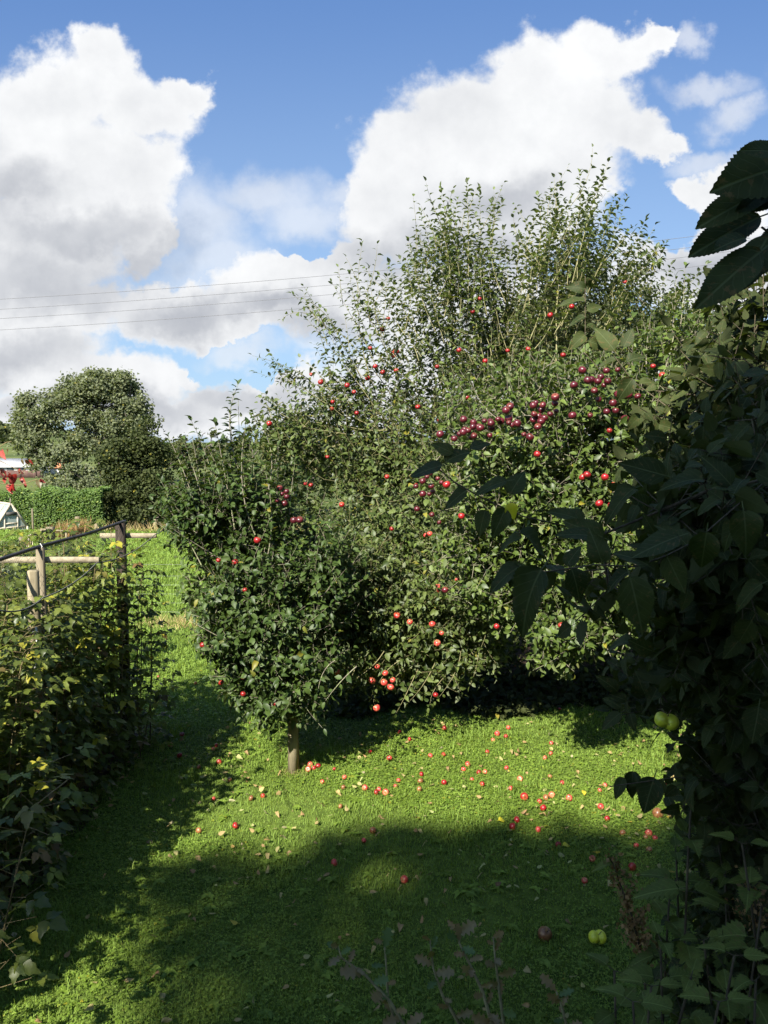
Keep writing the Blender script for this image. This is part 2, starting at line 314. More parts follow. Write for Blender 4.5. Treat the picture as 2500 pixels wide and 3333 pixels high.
def ground_mat():
    m, t, o = newmat('turf'); g = t.new('ShaderNodeNewGeometry'); p_ = g.outputs['Position']
    n = t.noise(p_, 9, 7, .7); n2 = t.noise(p_, .7, 4); n3 = t.noise(p_, .05, 4)
    c = t.mix(t.ramp(n, .3, .7), (.035, .058, .010), (.10, .145, .024)); c = t.mix(t.ramp(n2, .45, .7, 0, .4), c, (.12, .16, .035))
    sp = t.new('ShaderNodeSeparateXYZ'); t.l.new(p_, sp.inputs[0]); far = t.ramp(sp.outputs[1], 20, 60)
    cf = t.mix(t.ramp(n3, .4, .6), (.055, .075, .022), (.095, .115, .034)); c = t.mix(far, c, cf)
    p = t.new('ShaderNodeBsdfPrincipled'); t.l.new(c, p.inputs['Base Color']); p.inputs['Roughness'].default_value = .9; p.inputs['Specular IOR Level'].default_value = .1
    b = t.new('ShaderNodeBump'); b.inputs['Strength'].default_value = .6; b.inputs['Distance'].default_value = .02; t.l.new(n, b.inputs['Height']); t.l.new(b.outputs[0], p.inputs['Normal'])
    t.l.new(p.outputs[0], o.inputs[0]); return m
M_TURF = ground_mat()

# ------------------------------------------------------------------ leaf templates (x across, y along, z up), all triangles
def T_leaf(w=.27, fold=.09, droop=.22):
    V = [(0, 0, 0), (0, .3, 0), (0, .65, 0), (0, 1, 0), (-w*.9, .24, fold), (-w, .58, fold), (w*.9, .24, fold), (w, .58, fold), (-w*.45, .84, fold*.4), (w*.45, .84, fold*.4)]
    V = np.array(V); V[:, 2] -= droop*V[:, 1]**2
    F = [(0, 1, 4), (1, 5, 4), (1, 2, 5), (2, 8, 5), (2, 3, 8), (0, 6, 1), (1, 6, 7), (1, 7, 2), (2, 7, 9), (2, 9, 3)]
    return V, np.array(F), None
def T_far(w=.45):
    V = np.array([(0, 0, 0), (-w, .5, .12), (0, 1, -.12), (w, .5, .12)]); return V, np.array([(0, 2, 1), (0, 3, 2)]), None
def T_hero(prof, rows, serr=.0, fold=.10, droop=.3, per=2, stalk=.22, cols=5):
    us = np.linspace(-1, 1, cols); V = []; UV = []
    for i in range(rows+1):
        y = i/rows; w = prof(y)*(1+(serr if i % per == 0 else -serr))
        for u in us:
            yy = y+(serr*.35 if (i % per == 0 and abs(u) == 1) else 0)
            V.append((u*w, yy, fold*abs(u)*(w/.3)**.5*(.6+.4*math.sin(7*y+u)) - droop*yy*yy)); UV.append((.5+u*w/1.0, y, 0, 1))
    F = []
    for i in range(rows):
        for j in range(cols-1):
            a = i*cols+j; F += [(a, a+1, a+cols+1), (a, a+cols+1, a+cols)]
    V = np.array(V); n = len(V)
    if stalk:
        V = np.vstack([V, (-.012, -stalk, -.02), (.012, -stalk, -.02), (.012, .03, 0.004), (-.012, .03, .004)]); F += [(n, n+1, n+2), (n, n+2, n+3)]; UV += [(.5, 0, 0, 1)]*4
    return V, np.array(F), np.array(UV)
ov = lambda y: .34*math.sin(math.pi*min(1, y**.72))**.8*(1-.25*y)+.004
TL = T_leaf(.25, .13, .42); TLW = T_leaf(.29, .13, .42); TLN = T_leaf(.20, .07, .25); TF = T_far()
TH = T_hero(ov, 34, .045); TH2 = T_hero(ov, 9, .05, per=2, droop=.35)
TN = T_hero(lambda y: (.36*math.sin(math.pi*y**.62)*(1-.35*y)+.004), 20, .14, droop=.35, fold=.13)
TN2 = T_hero(lambda y: (.36*math.sin(math.pi*y**.62)*(1-.35*y)+.004), 12, .13, droop=.35, fold=.13)
TO = T_hero(lambda y: (.10+.22*y)*(1+.38*math.cos(y*6.28*4))*math.sin(math.pi*min(1, y*.93+.05))**.5+.004, 26, 0, droop=.25, fold=.1)
TLONG = T_hero(lambda y: .22*math.sin(math.pi*y**.9)**.75+.004, 46, .035, droop=.22, fold=.10)
def compound(T, arms, petiole=True):
    V0, F0, U0 = T; Vs, Fs, n = [], [], 0
    for (x, y, ang, s) in arms:
        c, sn = math.cos(ang), math.sin(ang); q = V0*s; W = np.stack([q[:, 0]*c+q[:, 1]*sn+x, -q[:, 0]*sn+q[:, 1]*c+y, q[:, 2]-.1*abs(math.sin(ang))*q[:, 1]], 1)
        Vs.append(W); Fs.append(F0+n); n += len(W)
    return np.vstack(Vs), np.vstack(Fs), None
TSER = T_hero(lambda y: (.36*math.sin(math.pi*y**.70)*(1-.3*y)+.004), 7, .12, droop=.28, fold=.13, stalk=0, cols=3)
TRASP = compound(TSER, [(0, .45, 0, .62), (0, .32, 1.25, .5), (0, .32, -1.25, .5)])
TCLOV = compound(T_far(.5), [(0, 0, 0, .6), (0, 0, 2.1, .6), (0, 0, -2.1, .6)])

def place(T, pos, axis, nrm, size, wide=1.0, curl=(.4, 1.6)):
    V, F, U = T; N = len(pos); A = norm(axis); X = norm(np.cross(A, nrm)); Z = np.cross(X, A)
    size = np.broadcast_to(size, (N,)); cu = rng.uniform(curl[0], curl[1], N); wd = rng.uniform(.85, 1.15, N)*wide
    W = pos[:, None]+size[:, None, None]*(V[None, :, 0:1]*wd[:, None, None]*X[:, None]+V[None, :, 1:2]*A[:, None]+V[None, :, 2:3]*cu[:, None, None]*Z[:, None])
    FF = F[None]+(np.arange(N)*len(V))[:, None, None]; rnd = np.stack([rng.random(N), rng.random(N), rng.random(N), np.ones(N)], 1)
    A4 = np.repeat(rnd, len(V), 0); UV = np.tile(U, (N, 1)) if U is not None else None
    return W.reshape(-1, 3), FF.reshape(-1, 3), A4, UV
def leaf_mesh(name, batches, mat, smooth=True):
    V, F, A, U, n = [], [], [], [], 0
    for (v, f, a, u) in batches:
        V.append(v); F.append(f+n); A.append(a); U.append(u if u is not None else np.tile((.2, .3, 0, 1), (len(v), 1))); n += len(v)
    at = {'leaf': np.vstack(A)}
    if any(b[3] is not None for b in batches): at['luv'] = np.vstack(U)
    return mesh_np(name, np.vstack(V), [np.vstack(F)], mat, at, smooth)

# ------------------------------------------------------------------ trees
def segs_mesh(name, a, b, ra, rb, mat, k=5):
    d = norm(b-a); ref = np.where(np.abs(d[:, 2:3]) < .9, np.array([[0, 0, 1.]]), np.array([[1., 0, 0]])); U = norm(np.cross(d, ref)); W = np.cross(d, U)
    an = np.arange(k)*2*math.pi/k; ring = U[:, None]*np.cos(an)[None, :, None]+W[:, None]*np.sin(an)[None, :, None]
    a2 = a-d*ra[:, None]*.3; V = np.concatenate([a2[:, None]+ring*ra[:, None, None], b[:, None]+ring*rb[:, None, None]], 1).reshape(-1, 3); N = len(a)
    q = np.array([(j, (j+1) % k, k+(j+1) % k, k+j) for j in range(k)]); F = (q[None]+(np.arange(N)*2*k)[:, None, None]).reshape(-1, 4)
    A = np.tile((.5, .5, 0, 1), (len(V), 1)); return mesh_np(name, V, [F], mat, {'leaf': A}, True)
def skeleton(limbs, pts, step=.22, pen=.35, sag=.0):
    """limbs: list of polylines (first starts at the base, others start on an earlier one); pts attach greedily"""
    node = []; par = []; plen = []
    def addn(p, q): node.append(np.array(p, float)); par.append(q); plen.append(0 if q < 0 else plen[q]+np.linalg.norm(node[-1]-node[q])); return len(node)-1
    for li, L in enumerate(limbs):
        L = np.asarray(L, float)
        if li == 0: cur = addn(L[0], -1)
        else: cur = int(np.argmin(np.linalg.norm(np.array(node)-L[0], axis=1)))
        for i in range(1, len(L)):
            a = node[cur].copy() if i == 1 else L[i-1]; n = max(1, int(np.linalg.norm(L[i]-a)/step))
            for k in range(1, n+1): cur = addn(a+(L[i]-a)*k/n+rng.normal(0, step*.06, 3)*(k < n), cur)
    tips = []; base = node[0]; order = np.argsort(np.min(np.linalg.norm(pts[:, None]-np.array(node)[None], axis=2), axis=1)) if len(pts) else []
    buf = np.zeros((len(node)+len(pts)*12+10, 3)); pl = np.zeros(len(buf)); n0 = len(node); buf[:n0] = node; pl[:n0] = plen
    for i in order:
        p = pts[i]; m = len(node); D = np.linalg.norm(buf[:m]-p, axis=1); c = D+pen*pl[:m]*.25+np.where(buf[:m, 2] > p[2]+.15, .3*D, 0); j = int(np.argmin(c)); L = D[j]; n = min(11, max(1, int(L/step))); a = buf[j].copy(); cur = j
        for k in range(1, n+1):
            f = k/n; q = a+(p-a)*f+np.array([0, 0, -sag*L*4*f*(1-f)])+rng.normal(0, .12*L/n, 3)*(k < n); cur = addn(q, cur); buf[cur] = q; pl[cur] = plen[cur]
        tips.append((i, cur, j))
    return np.array(node), np.array(par), tips
def radii(node, par, rtip, rmax, ex=.42):
    cnt = np.zeros(len(node)); kids = np.zeros(len(node)); 
    for i in range(len(node)-1, -1, -1):
        if kids[i] == 0: cnt[i] = 1
        if par[i] >= 0: cnt[par[i]] += cnt[i]; kids[par[i]] += 1
    return np.minimum(rmax, rtip*cnt**ex)
def sample(ells, n, shell=.35):
    """ells rows: px,py,rx,ry (pixels), depth, rdepth, weight"""
    E = np.array(ells, float); w = E[:, 6]/E[:, 6].sum(); k = rng.choice(len(E), n, p=w); q = norm(rng.normal(size=(n, 3))); r = rng.random(n)**shell; q = q*r[:, None]
    out = [];
    for i in range(n):
        e = E[k[i]]; out.append(P(e[0]+q[i, 0]*e[2], e[1]+q[i, 1]*e[3], e[4]+q[i, 2]*e[5]))
    return np.array(out), q
def sprays(start, dirs, L, n, size, T, up=.55, bend=.1, first=.15, droop=.35, whorl=False):
    """twigs with leaves all round; returns leaf batch and twig segments"""
    N = len(start); dirs = norm(dirs); L = np.broadcast_to(L, (N,)); pos, ax, nr, sz = [], [], [], []; sa, sb = [], []
    for k in range(n):
        f = first+(1-first)*k/(n-1) if n > 1 else 1.0
        b = dirs+np.array([0, 0, bend])*f+rng.normal(0, .03, (N, 3)); p = start+b*(L*f)[:, None]
        an = k*2.4+rng.uniform(0, 6.28, N)*(1 if k == 0 else 0)+(ph if k else 0)
        if k == 0: ph = an.copy(); an = ph
        ref = np.array([[.31, .77, .2]]); U = norm(np.cross(dirs, ref)); W = np.cross(dirs, U)
        rad = U*np.cos(an)[:, None]+W*np.sin(an)[:, None]; a = norm(rad*(1-.55*(f > .93))+dirs*(.35+.6*(f > .93))+rng.normal(0, .18, (N, 3))+np.array([0, 0, -droop*.3]))
        nn = norm(np.array([[0, 0, 1.]])*up+dirs*.4+rng.normal(0, .42, (N, 3)))
        s = size*rng.uniform(.6, 1.2, N)*(1.0 if f < .9 else .75); pos.append(p+a*(s*.18)[:, None]); ax.append(a); nr.append(nn); sz.append(s)
    M = 3; prev = start
    for k in range(1, M+1):
        f = k/M; q = start+(dirs+np.array([0, 0, bend])*f)*(L*f)[:, None]; sa.append(prev); sb.append(q); prev = q
    return place(T, np.vstack(pos), np.vstack(ax), np.vstack(nr), np.concatenate(sz)), (np.vstack(sa), np.vstack(sb))
def apple_tree(name, label, base, limbs, ells, ntw, leafn, size, T, mat, bark, rtip=.0022, rmax=.07, upright=.5, twl=.2, shoots=(), shoot_leaf=14, out_centre=None, shell=.5, cat='apple tree', group=None, sag=.05, extra=None, shoot_r=.004):
    root = thing(name, base, label, cat, group); pts, q = sample(ells, ntw, shell); node, par, tips = skeleton(limbs, pts, sag=sag)
    if isinstance(shoots, list) and len(shoots):
        pass
    r = radii(node, par, rtip, rmax); ch = np.array([i for i in range(len(node)) if par[i] >= 0])
    A = [node[par[ch]]]; B = [node[ch]]; RA = [r[par[ch]]*.96]; RB = [r[ch]]
    RA[0] = np.minimum(RA[0], np.maximum(RB[0]*1.6, rtip))
    cen = np.mean(pts, 0) if out_centre is None else out_centre
    st = node[[t[1] for t in tips]]; pr = node[[par[t[1]] for t in tips]]; dirs = norm(norm(st-pr)*.6+norm(st-cen)*.45+np.array([0, 0, upright])+rng.normal(0, .35, (len(st), 3)))
    bt, (sa, sb) = sprays(st, dirs, rng.uniform(.6, 1.3, len(st))*twl, leafn, size, T); batches = [bt]
    A.append(sa); B.append(sb); RA.append(np.full(len(sa), rtip*.9)); RB.append(np.full(len(sa), rtip*.6))
    # a second spur half way in from each tip fills the inside of the crown
    st2 = pr; d2 = norm(rng.normal(0, 1, (len(st), 3))+np.array([0, 0, upright*.6])); b2, (sa, sb) = sprays(st2, d2, twl*.5, max(3, leafn//2), size*.9, T); batches.append(b2)
    A.append(sa); B.append(sb); RA.append(np.full(len(sa), rtip*.8)); RB.append(np.full(len(sa), rtip*.5))
    for (a, b, nl, s) in shoots:
        a = np.asarray(a, float); b = np.asarray(b, float); L = np.linalg.norm(b-a); m = 7; f = np.linspace(0, 1, m+1)[:, None]; bow = rng.normal(0, .11*L, 3)
        c = a+(b-a)*f+bow*4*f*(1-f)*.5; A.append(c[:-1]); B.append(c[1:]); rr = np.linspace(shoot_r*(1+L*.8), shoot_r*.35, m+1); RA.append(rr[:-1]); RB.append(rr[1:])
        ff = np.linspace(.12, 1.0, nl)**.85; pos = a+(b-a)*ff[:, None]+bow*4*(ff*(1-ff))[:, None]*.5; d = norm((b-a)[None]); U = norm(np.cross(d, [[.3, .8, .1]])); W = np.cross(d, U); an = np.arange(nl)*2.4+rng.random()*6
        rad = U*np.cos(an)[:, None]+W*np.sin(an)[:, None]; tipf = (ff > .96)[:, None]; ax = norm(rad*(1-.6*tipf)+d*(.55+.7*tipf)+rng.normal(0, .15, (nl, 3))); nn = norm(np.array([[0, 0, .55]])+d*.5+rng.normal(0, .22, (nl, 3)))
        batches.append(place(T, pos+ax*s*.15, ax, nn, s*rng.uniform(.7, 1.15, nl)*(1-.35*ff)))
    if extra: batches += extra
    tr = obj('trunk', segs_mesh('trunk', np.vstack(A), np.vstack(B), np.concatenate(RA), np.concatenate(RB), bark), root)
    cr = obj('crown', leaf_mesh('crown', batches, mat), root)
    return root

# ---- apples
def apple_mesh(name, mat, rad=1.0, squash=.88, wonk=0.0, split=False):
    k, prof = 14, []
    for i in range(11):
        a = math.pi*i/10; r = math.sin(a)**.85*(1+.06*math.cos(a)); z = math.cos(a)*squash; 
        if i == 0: z = .58
        if i == 1: z = .80; r = .30
        if i == 10: z = -.72; r = 0
        if i == 9: z = -.83; r = .25
        prof.append((max(r, .0), z))
    V, F = [], []
    for i, (r, z) in enumerate(prof):
        for j in range(k):
            an = 2*math.pi*j/k; rr = r*(1+.03*math.cos(5*an)*(1 if i > 6 else .3)+wonk*math.cos(an+.5))
            if split: rr *= 1-.42*max(0, math.cos(2*an))**2*max(0, math.cos(an)**2)**1
            V.append((rr*math.cos(an), rr*math.sin(an), z*(1+wonk*.5*math.sin(an))))
    for i in range(10):
        for j in range(k): F.append((i*k+j, (i+1)*k+j, (i+1)*k+(j+1) % k, i*k+(j+1) % k))
    m = MB(); m.add(V, F); n4 = len(m.F4); m.tube([(0, 0, .56), (.03, .02, .85), (.12, .05, 1.2)], [.045, .035, .05], 5)
    me = mesh_np(name, np.vstack(m.V)*rad, [np.array(m.F4), np.array(m.F3)], [mat, M_STALK], None, True)
    mi = [0]*n4+[1]*(len(m.F4)-n4)+[1]*len(m.F3); me.polygons.foreach_set('material_index', mi); me['local'] = 1
    return me
AP = {k: [apple_mesh(k, m, 1.0, s, w, sp) for (s, w, sp) in ((.86, .0, False), (.93, .05, False), (.8, .03, False))] for k, m in (('red_apple', M_REDA), ('purple_apple', M_PURA), ('pink_apple', M_PINKA), ('brown_apple', M_ROTA))}
def lobed_apple(name):
    k, n = 28, 14; V, F = [], []
    for i in range(n+1):
        a = math.pi*i/n
        for j in range(k):
            an = 2*math.pi*j/k; c = abs(math.cos(an)); g = 1-.50*(1-c)**1.6*(.55+.45*math.sin(a)); r = (math.sin(a)**.8)*g*(1.12 if math.cos(an) > 0 else 1.0); dip = (1-c**.7*math.sin(a))*.42; z = math.cos(a)*.86-(dip if a < math.pi/2 else -dip*.7)*(.4+.6*abs(math.cos(a)))
            V.append((r*math.cos(an), r*math.sin(an), z))
    for i in range(n):
        for j in range(k): F.append((i*k+j, (i+1)*k+j, (i+1)*k+(j+1) % k, i*k+(j+1) % k))
    m = MB(); m.add(V, F); n4 = len(m.F4); m.tube([(0, 0, .35), (.03, .02, .75), (.1, .05, 1.1)], [.045, .035, .05], 5)
    me = mesh_np(name, np.vstack(m.V), [np.array(m.F4), np.array(m.F3)], [M_YELA, M_STALK], None, True); me.polygons.foreach_set('material_index', [0]*n4+[1]*(len(m.F4)-n4)+[1]*len(m.F3)); me['local'] = 1
    return me
AP['green_apple'] = [lobed_apple('green_apple'), apple_mesh('green_apple', M_YELA, 1.0, .85, .03)]
def hang(parent, kind, lst, depth, r, ddep=.0, rj=.24):
    for (px, py) in lst:
        d = depth(px, py) if callable(depth) else depth; p = P(px, py, d+random.uniform(-ddep, ddep)); me = random.choice(AP[kind])
        o = bpy.data.objects.new('apple', me); COL.objects.link(o); o.parent = parent; o.location = tuple(p-np.array(parent.location)); s = r*random.uniform(1-rj, 1+rj); o.scale = (s, s, s)
        o.rotation_euler = (random.uniform(-.6, .6), random.uniform(-.6, .6), random.uniform(0, 6.28))
def cr(lst, ox, oy, s): return [(ox+x/s, oy+y/s) for (x, y) in lst]

# ================================================================== SETTING
def hgt(X, Y):
    s = lambda a: np.clip(a, 0, 1)**2*(3-2*np.clip(a, 0, 1))
    z = -1.2*s((Y-24)/6.0); z = z+3.2*s((Y-110)/300)
    return z+.02*np.sin(X*1.3)*np.cos(Y*.9)*s((Y-1)/3)*0
def build_ground():
    ys = np.concatenate([np.linspace(-60, 20, 30), np.linspace(21, 34, 27), np.linspace(38, 120, 20), np.linspace(135, 900, 30), [1500, 3500]])
    xs = np.concatenate([[-3000, -1200, -600, -300], np.linspace(-160, 160, 41), [300, 600, 1200, 3000]])
    X, Y = np.meshgrid(xs, ys); Z = hgt(X, Y); V = np.stack([X, Y, Z], -1).reshape(-1, 3); nx, ny = len(xs), len(ys)
    F = [(j*nx+i, j*nx+i+1, (j+1)*nx+i+1, (j+1)*nx+i) for j in range(ny-1) for i in range(nx-1)]
    tag(obj('ground', mesh_np('ground', V, [np.array(F)], M_TURF, None, True)), kind='structure')
build_ground()
def row_mask(X, Y): return (X < -2.25) & (Y < 7.2)          # bare soil strip under the raspberries
def build_grass():
    # blades: more and finer near by, coarser far away
    def scatter(y0, y1, dens):
        pts = []
        A = int(dens*(y1-y0)*(1.12*(y0+y1)/2+.8)); Y = rng.uniform(y0, y1, A); X = rng.uniform(-1, 1, A)*(.56*Y+.4); return X, Y
    Vs, Fs, As, n = [], [], [], 0; batches = []
    for (y0, y1, dens, h, w) in ((2.6, 4.6, 9500, .026, .0036), (4.6, 6.5, 7500, .028, .0046), (6.5, 9, 4200, .032, .0066), (9, 13, 1900, .05, .009), (13, 20, 800, .05, .014), (20, 25, 400, .05, .02)):
        X, Y = scatter(y0, y1, dens); keep = ~(row_mask(X, Y) & (rng.random(len(X)) < .8)) & ~((X > -.5+.3*np.sin(Y*5)) & (X < 5) & (Y > 7.75+.25*np.sin(X*4)) & (Y < 11.2) & (rng.random(len(X)) < .93)); X, Y = X[keep], Y[keep]; N = len(X)
        tuft = .55+.9*(np.sin(X*3.1+1.3*np.sin(Y*2.3))*np.sin(Y*3.7+X)*.5+.5)*(rng.random(N)); tall = (1+1.6*(rng.random(N) > .97))*(1+.9*np.exp(-((X+.72)**2+(Y-6.55)**2)/.06))*(1+.5*(np.sin(X*4.7+Y)*np.sin(Y*5.3-X*2) > .55))
        wild = np.where((X < -1.5) & (Y < 4.4), 1.8, 1.0)*np.where(Y > 11.5, 1.3, 1)
        H = h*tuft*tall*wild*rng.uniform(.6, 1.2, N); an = rng.random(N)*6.283; ln = rng.uniform(.1, 1.1, N); dx, dy = np.cos(an), np.sin(an); wx, wy = -dy, dx; W = w*rng.uniform(.7, 1.3, N)
        b = np.stack([X, Y, hgt(X, Y)-.003], 1); wv = np.stack([wx*W/2, wy*W/2, 0*W], 1); d = np.stack([dx, dy, 0*dx], 1)
        mid = b+d*(H*ln*.25)[:, None]+np.array([0, 0, 1])*(H*.6)[:, None]; tip = b+d*(H*ln*.8)[:, None]+np.array([0, 0, 1])*(H*(1-.25*ln))[:, None]
        V = np.stack([b-wv, b+wv, mid+wv*.8, mid-wv*.8, tip], 1).reshape(-1, 3); o = (np.arange(N)*5)[:, None]
        F = np.concatenate([o+np.array([[0, 1, 2]]), o+np.array([[0, 2, 3]]), o+np.array([[3, 2, 4]])], 0)
        pt = .5+.5*np.sin(X*2.3+1.7*np.sin(Y*1.9+X)+.6*np.sin(X*5.1))*np.sin(Y*2.9+1.2*np.sin(X*3.3)); r1 = np.clip(rng.random(N)*.65+.45*pt-.05, 0, 1); old = rng.random(N)+.012*(pt > .8); A = np.repeat(np.stack([r1, old, rng.random(N), np.ones(N)], 1), 5, 0); batches.append((V, F, A, None))
    tag(obj('grass', leaf_mesh('grass', batches, M_GRASS)), 'short green lawn grass with taller tufts', 'grass', kind='stuff')
    batches = []
    for (y0, y1, dens, s) in ((2.8, 5.0, 4800, .0115), (5.0, 7.6, 3800, .015), (7.6, 10, 1300, .022)):
        X, Y = scatter(y0, y1, dens); pat = np.sin(X*1.7+2*np.sin(Y*1.1))+np.sin(Y*2.1+X*.7)+rng.normal(0, .6, len(X)); k = (pat > -.5) & ~row_mask(X, Y) & ~((X > -.5) & (X < 5) & (Y > 7.8)); X, Y = X[k], Y[k]; N = len(X)
        pos = np.stack([X, Y, rng.uniform(.008, .028, N)], 1); an = rng.random(N)*6.28; ax = np.stack([np.cos(an), np.sin(an), rng.normal(0, .2, N)], 1); nn = norm(np.array([[0, 0, 1.]])+rng.normal(0, .28, (N, 3)))
        batches.append(place(TCLOV, pos, ax, nn, s*rng.uniform(.7, 1.4, N)))
    # broad flat weeds (plantain, dandelion rosettes)
    X, Y = scatter(3, 8.5, 14); N = len(X)
    for k in range(6):
        an = k*1.05+rng.normal(0, .2, N); ax = np.stack([np.cos(an), np.sin(an), .35+0*an], 1); pos = np.stack([X, Y, .012+0*X], 1); batches.append(place(TLW, pos, ax, norm(np.array([[0, 0, 1.]])+rng.normal(0, .1, (N, 3))), .042*rng.uniform(.5, 1.3, N)))
    tag(obj('clover', leaf_mesh('clover', batches, M_CLOV)), 'low clover and weeds growing through the lawn', 'clover', kind='stuff')
    # dry straw tufts at the fence foot and the far edge of the meadow
    b = []
    for (cx, cy, rx, ry, N, h) in ((-3.0, 11.6, .7, .4, 300, .22), (-5.5, 24.3, 4.5, .5, 1500, .35), (G(1000, 2520)[0]-.12, G(1000, 2520)[1]-.02, .12, .08, 120, .06)):
        X = cx+rng.normal(0, .5, N)*rx; Y = cy+rng.normal(0, .5, N)*ry; an = rng.random(N)*6.28; ax = norm(np.stack([np.cos(an), np.sin(an), rng.uniform(.6, 2.5, N)], 1)); b.append(place((np.array([(-.02, 0, 0), (.02, 0, 0), (0, 1, .1)]), np.array([(0, 1, 2)]), None), np.stack([X, Y, hgt(X, Y)], 1), ax, norm(rng.normal(size=(N, 3))), h*rng.uniform(.5, 1.2, N)))
    tag(obj('dry_grass', leaf_mesh('dry_grass', b, M_STRAW)), 'straw coloured dry grass tufts', 'dry grass', kind='stuff')
    # fallen leaves and litter
    X, Y = scatter(3, 8.5, 44); px = (X/Y); k = rng.random(len(X)) < np.clip(.25+.9*np.exp(-((Y-6.2)/1.5)**2)*(X > -1.6), 0, 1); X, Y = X[k], Y[k]; N = len(X)
    an = rng.random(N)*6.28; ax = np.stack([np.cos(an), np.sin(an), rng.normal(0, .25, N)], 1); pos = np.stack([X, Y, rng.uniform(.02, .045, N)], 1)
    b = [place(TH2, pos, ax, norm(np.array([[0, 0, 1.]])+rng.normal(0, .45, (N, 3))), rng.uniform(.024, .052, N), curl=(-1.5, 2.5))]
    X = rng.uniform(-3.6, -2.0, 900); Y = rng.uniform(2.8, 7.2, 900); an = rng.random(900)*6.28
    b.append(place(TL, np.stack([X, Y, rng.uniform(.01, .03, 900)], 1), np.stack([np.cos(an), np.sin(an), rng.normal(0, .3, 900)], 1), norm(np.array([[0, 0, 1.]])+rng.normal(0, .5, (900, 3))), rng.uniform(.02, .05, 900), curl=(-1.5, 2.5)))
    tag(obj('fallen_leaves', leaf_mesh('fallen_leaves', b, M_FALL)), 'curled brown and pale fallen leaves on the lawn', 'fallen leaves', kind='stuff')
build_grass()
# bare earth strip under the raspberry row
sv = []; xs = np.linspace(-4.2, -2.1, 24); ys = np.linspace(2.4, 7.4, 60)
XX, YY = np.meshgrid(xs, ys); edge = -2.2+.10*np.sin(YY*2.7)+.06*np.sin(YY*7.1); XX = np.minimum(XX, edge); ZZ = .006+.012*rng.random(XX.shape)
u_, v_ = np.meshgrid(np.linspace(0, 2*math.pi, 61), np.linspace(0, 1, 16)); rr_ = v_*(1+.10*np.sin(u_*5)+.06*np.sin(u_*9)); SV = np.stack([2.25+2.9*rr_*np.cos(u_), 9.85+1.8*rr_*np.sin(u_), .006+.012*rng.random(u_.shape)*(v_ < .99)], -1)
tag(obj('shade_soil_ground', mesh_np('shade_soil_ground', SV.reshape(-1, 3), [np.array([(j*61+i, j*61+i+1, (j+1)*61+i+1, (j+1)*61+i) for j in range(15) for i in range(60)])], M_SOIL, None, True)), kind='structure')  # dark soil disc under the big trees, added to deepen the shade there
F = [(j*24+i, j*24+i+1, (j+1)*24+i+1, (j+1)*24+i) for j in range(59) for i in range(23)]
tag(obj('soil_ground', mesh_np('soil_ground', np.stack([XX, YY, ZZ], -1).reshape(-1, 3), [np.array(F)], M_SOIL, None, True)), kind='structure')

# far hill with its wood
def far_hill():
    n = 40; xs = np.linspace(-330, 60, n); V = []; F = []
    top = lambda x: 15*math.exp(-(max(0, x+262)/38)**2)+.2
    for j, (y, f) in enumerate(((430, 0), (470, .55), (520, 1), (600, 1.0), (700, .4))):
        for x in xs: V.append((x, y, .6+top(x)*f))
    for j in range(4):
        for i in range(n-1): F.append((j*n+i, j*n+i+1, (j+1)*n+i+1, (j+1)*n+i))
    tag(obj('hill', mesh_np('hill', V, [np.array(F)], M_TURF, None, True)), kind='structure')
    pts, _ = sample([(-60, 1415, 110, 42, 480, 25, 3), (-20, 1440, 90, 30, 470, 20, 2), (30, 1435, 40, 20, 470, 20, .6)], 6500, .3); N = len(pts)
    b = place(TF, pts, rng.normal(size=(N, 3)), norm(np.array([[0, 0, .7]])+rng.normal(0, .6, (N, 3))), rng.uniform(1.6, 3.4, N))
    tag(obj('woodland', leaf_mesh('woodland', [b], M_ALD)), 'dark far-off wood on the hill at the picture edge', 'woodland', kind='stuff')
far_hill()

# ---- background trees
def bush_tree(name, label, px, pyb, d, ells, n, size, mat, trunk_r, T=TF, cat='tree', limbs=6, clump=0, group=None, shell=.3, trunk_to=None, bare=0, flat=.75):
    b0 = P(px, pyb, d); b0[2] = hgt(b0[0], b0[1]); root = thing(name, b0, label, cat, group)
    pts, q = sample(ells, n, shell); 
    if clump:
        c, qc = sample(ells, clump, shell); k = rng.integers(0, clump, n); cs = ells[0][3]*d/FPX*.125; pts = c[k]+rng.normal(0, 1, (n, 3))*cs*np.array([1, 1, .75]); q = norm(norm(pts-c[k])+qc[k]*.5)
    q2 = np.stack([q[:, 0], q[:, 2]*0-.2, -q[:, 1]], 1)
    nn = norm(np.array([[0, -.2, flat]])+q2*.6+rng.normal(0, .5, (n, 3))); ax = norm(rng.normal(size=(n, 3)))
    bt = [place(T, pts, ax, nn, size*rng.uniform(.6, 1.3, n))]
    obj('crown', leaf_mesh('crown', bt, mat), root)
    tp, _ = sample(ells, 70+bare, .6); top = P(*(trunk_to or (ells[0][0], ells[0][1], d))) ; node, par, tips = skeleton([[b0, b0+(top-b0)*.5+np.array([.05, 0, 0]), top]], tp, step=(top-b0)[2]/14, sag=-.02)
    r = radii(node, par, trunk_r*.10, trunk_r, .42); ch = np.array([i for i in range(len(node)) if par[i] >= 0]); rb = r[ch]; ra = np.minimum(r[par[ch]], rb*1.8)
    obj('trunk', segs_mesh('trunk', node[par[ch]], node[ch], ra, rb, M_FARB), root)
    return root
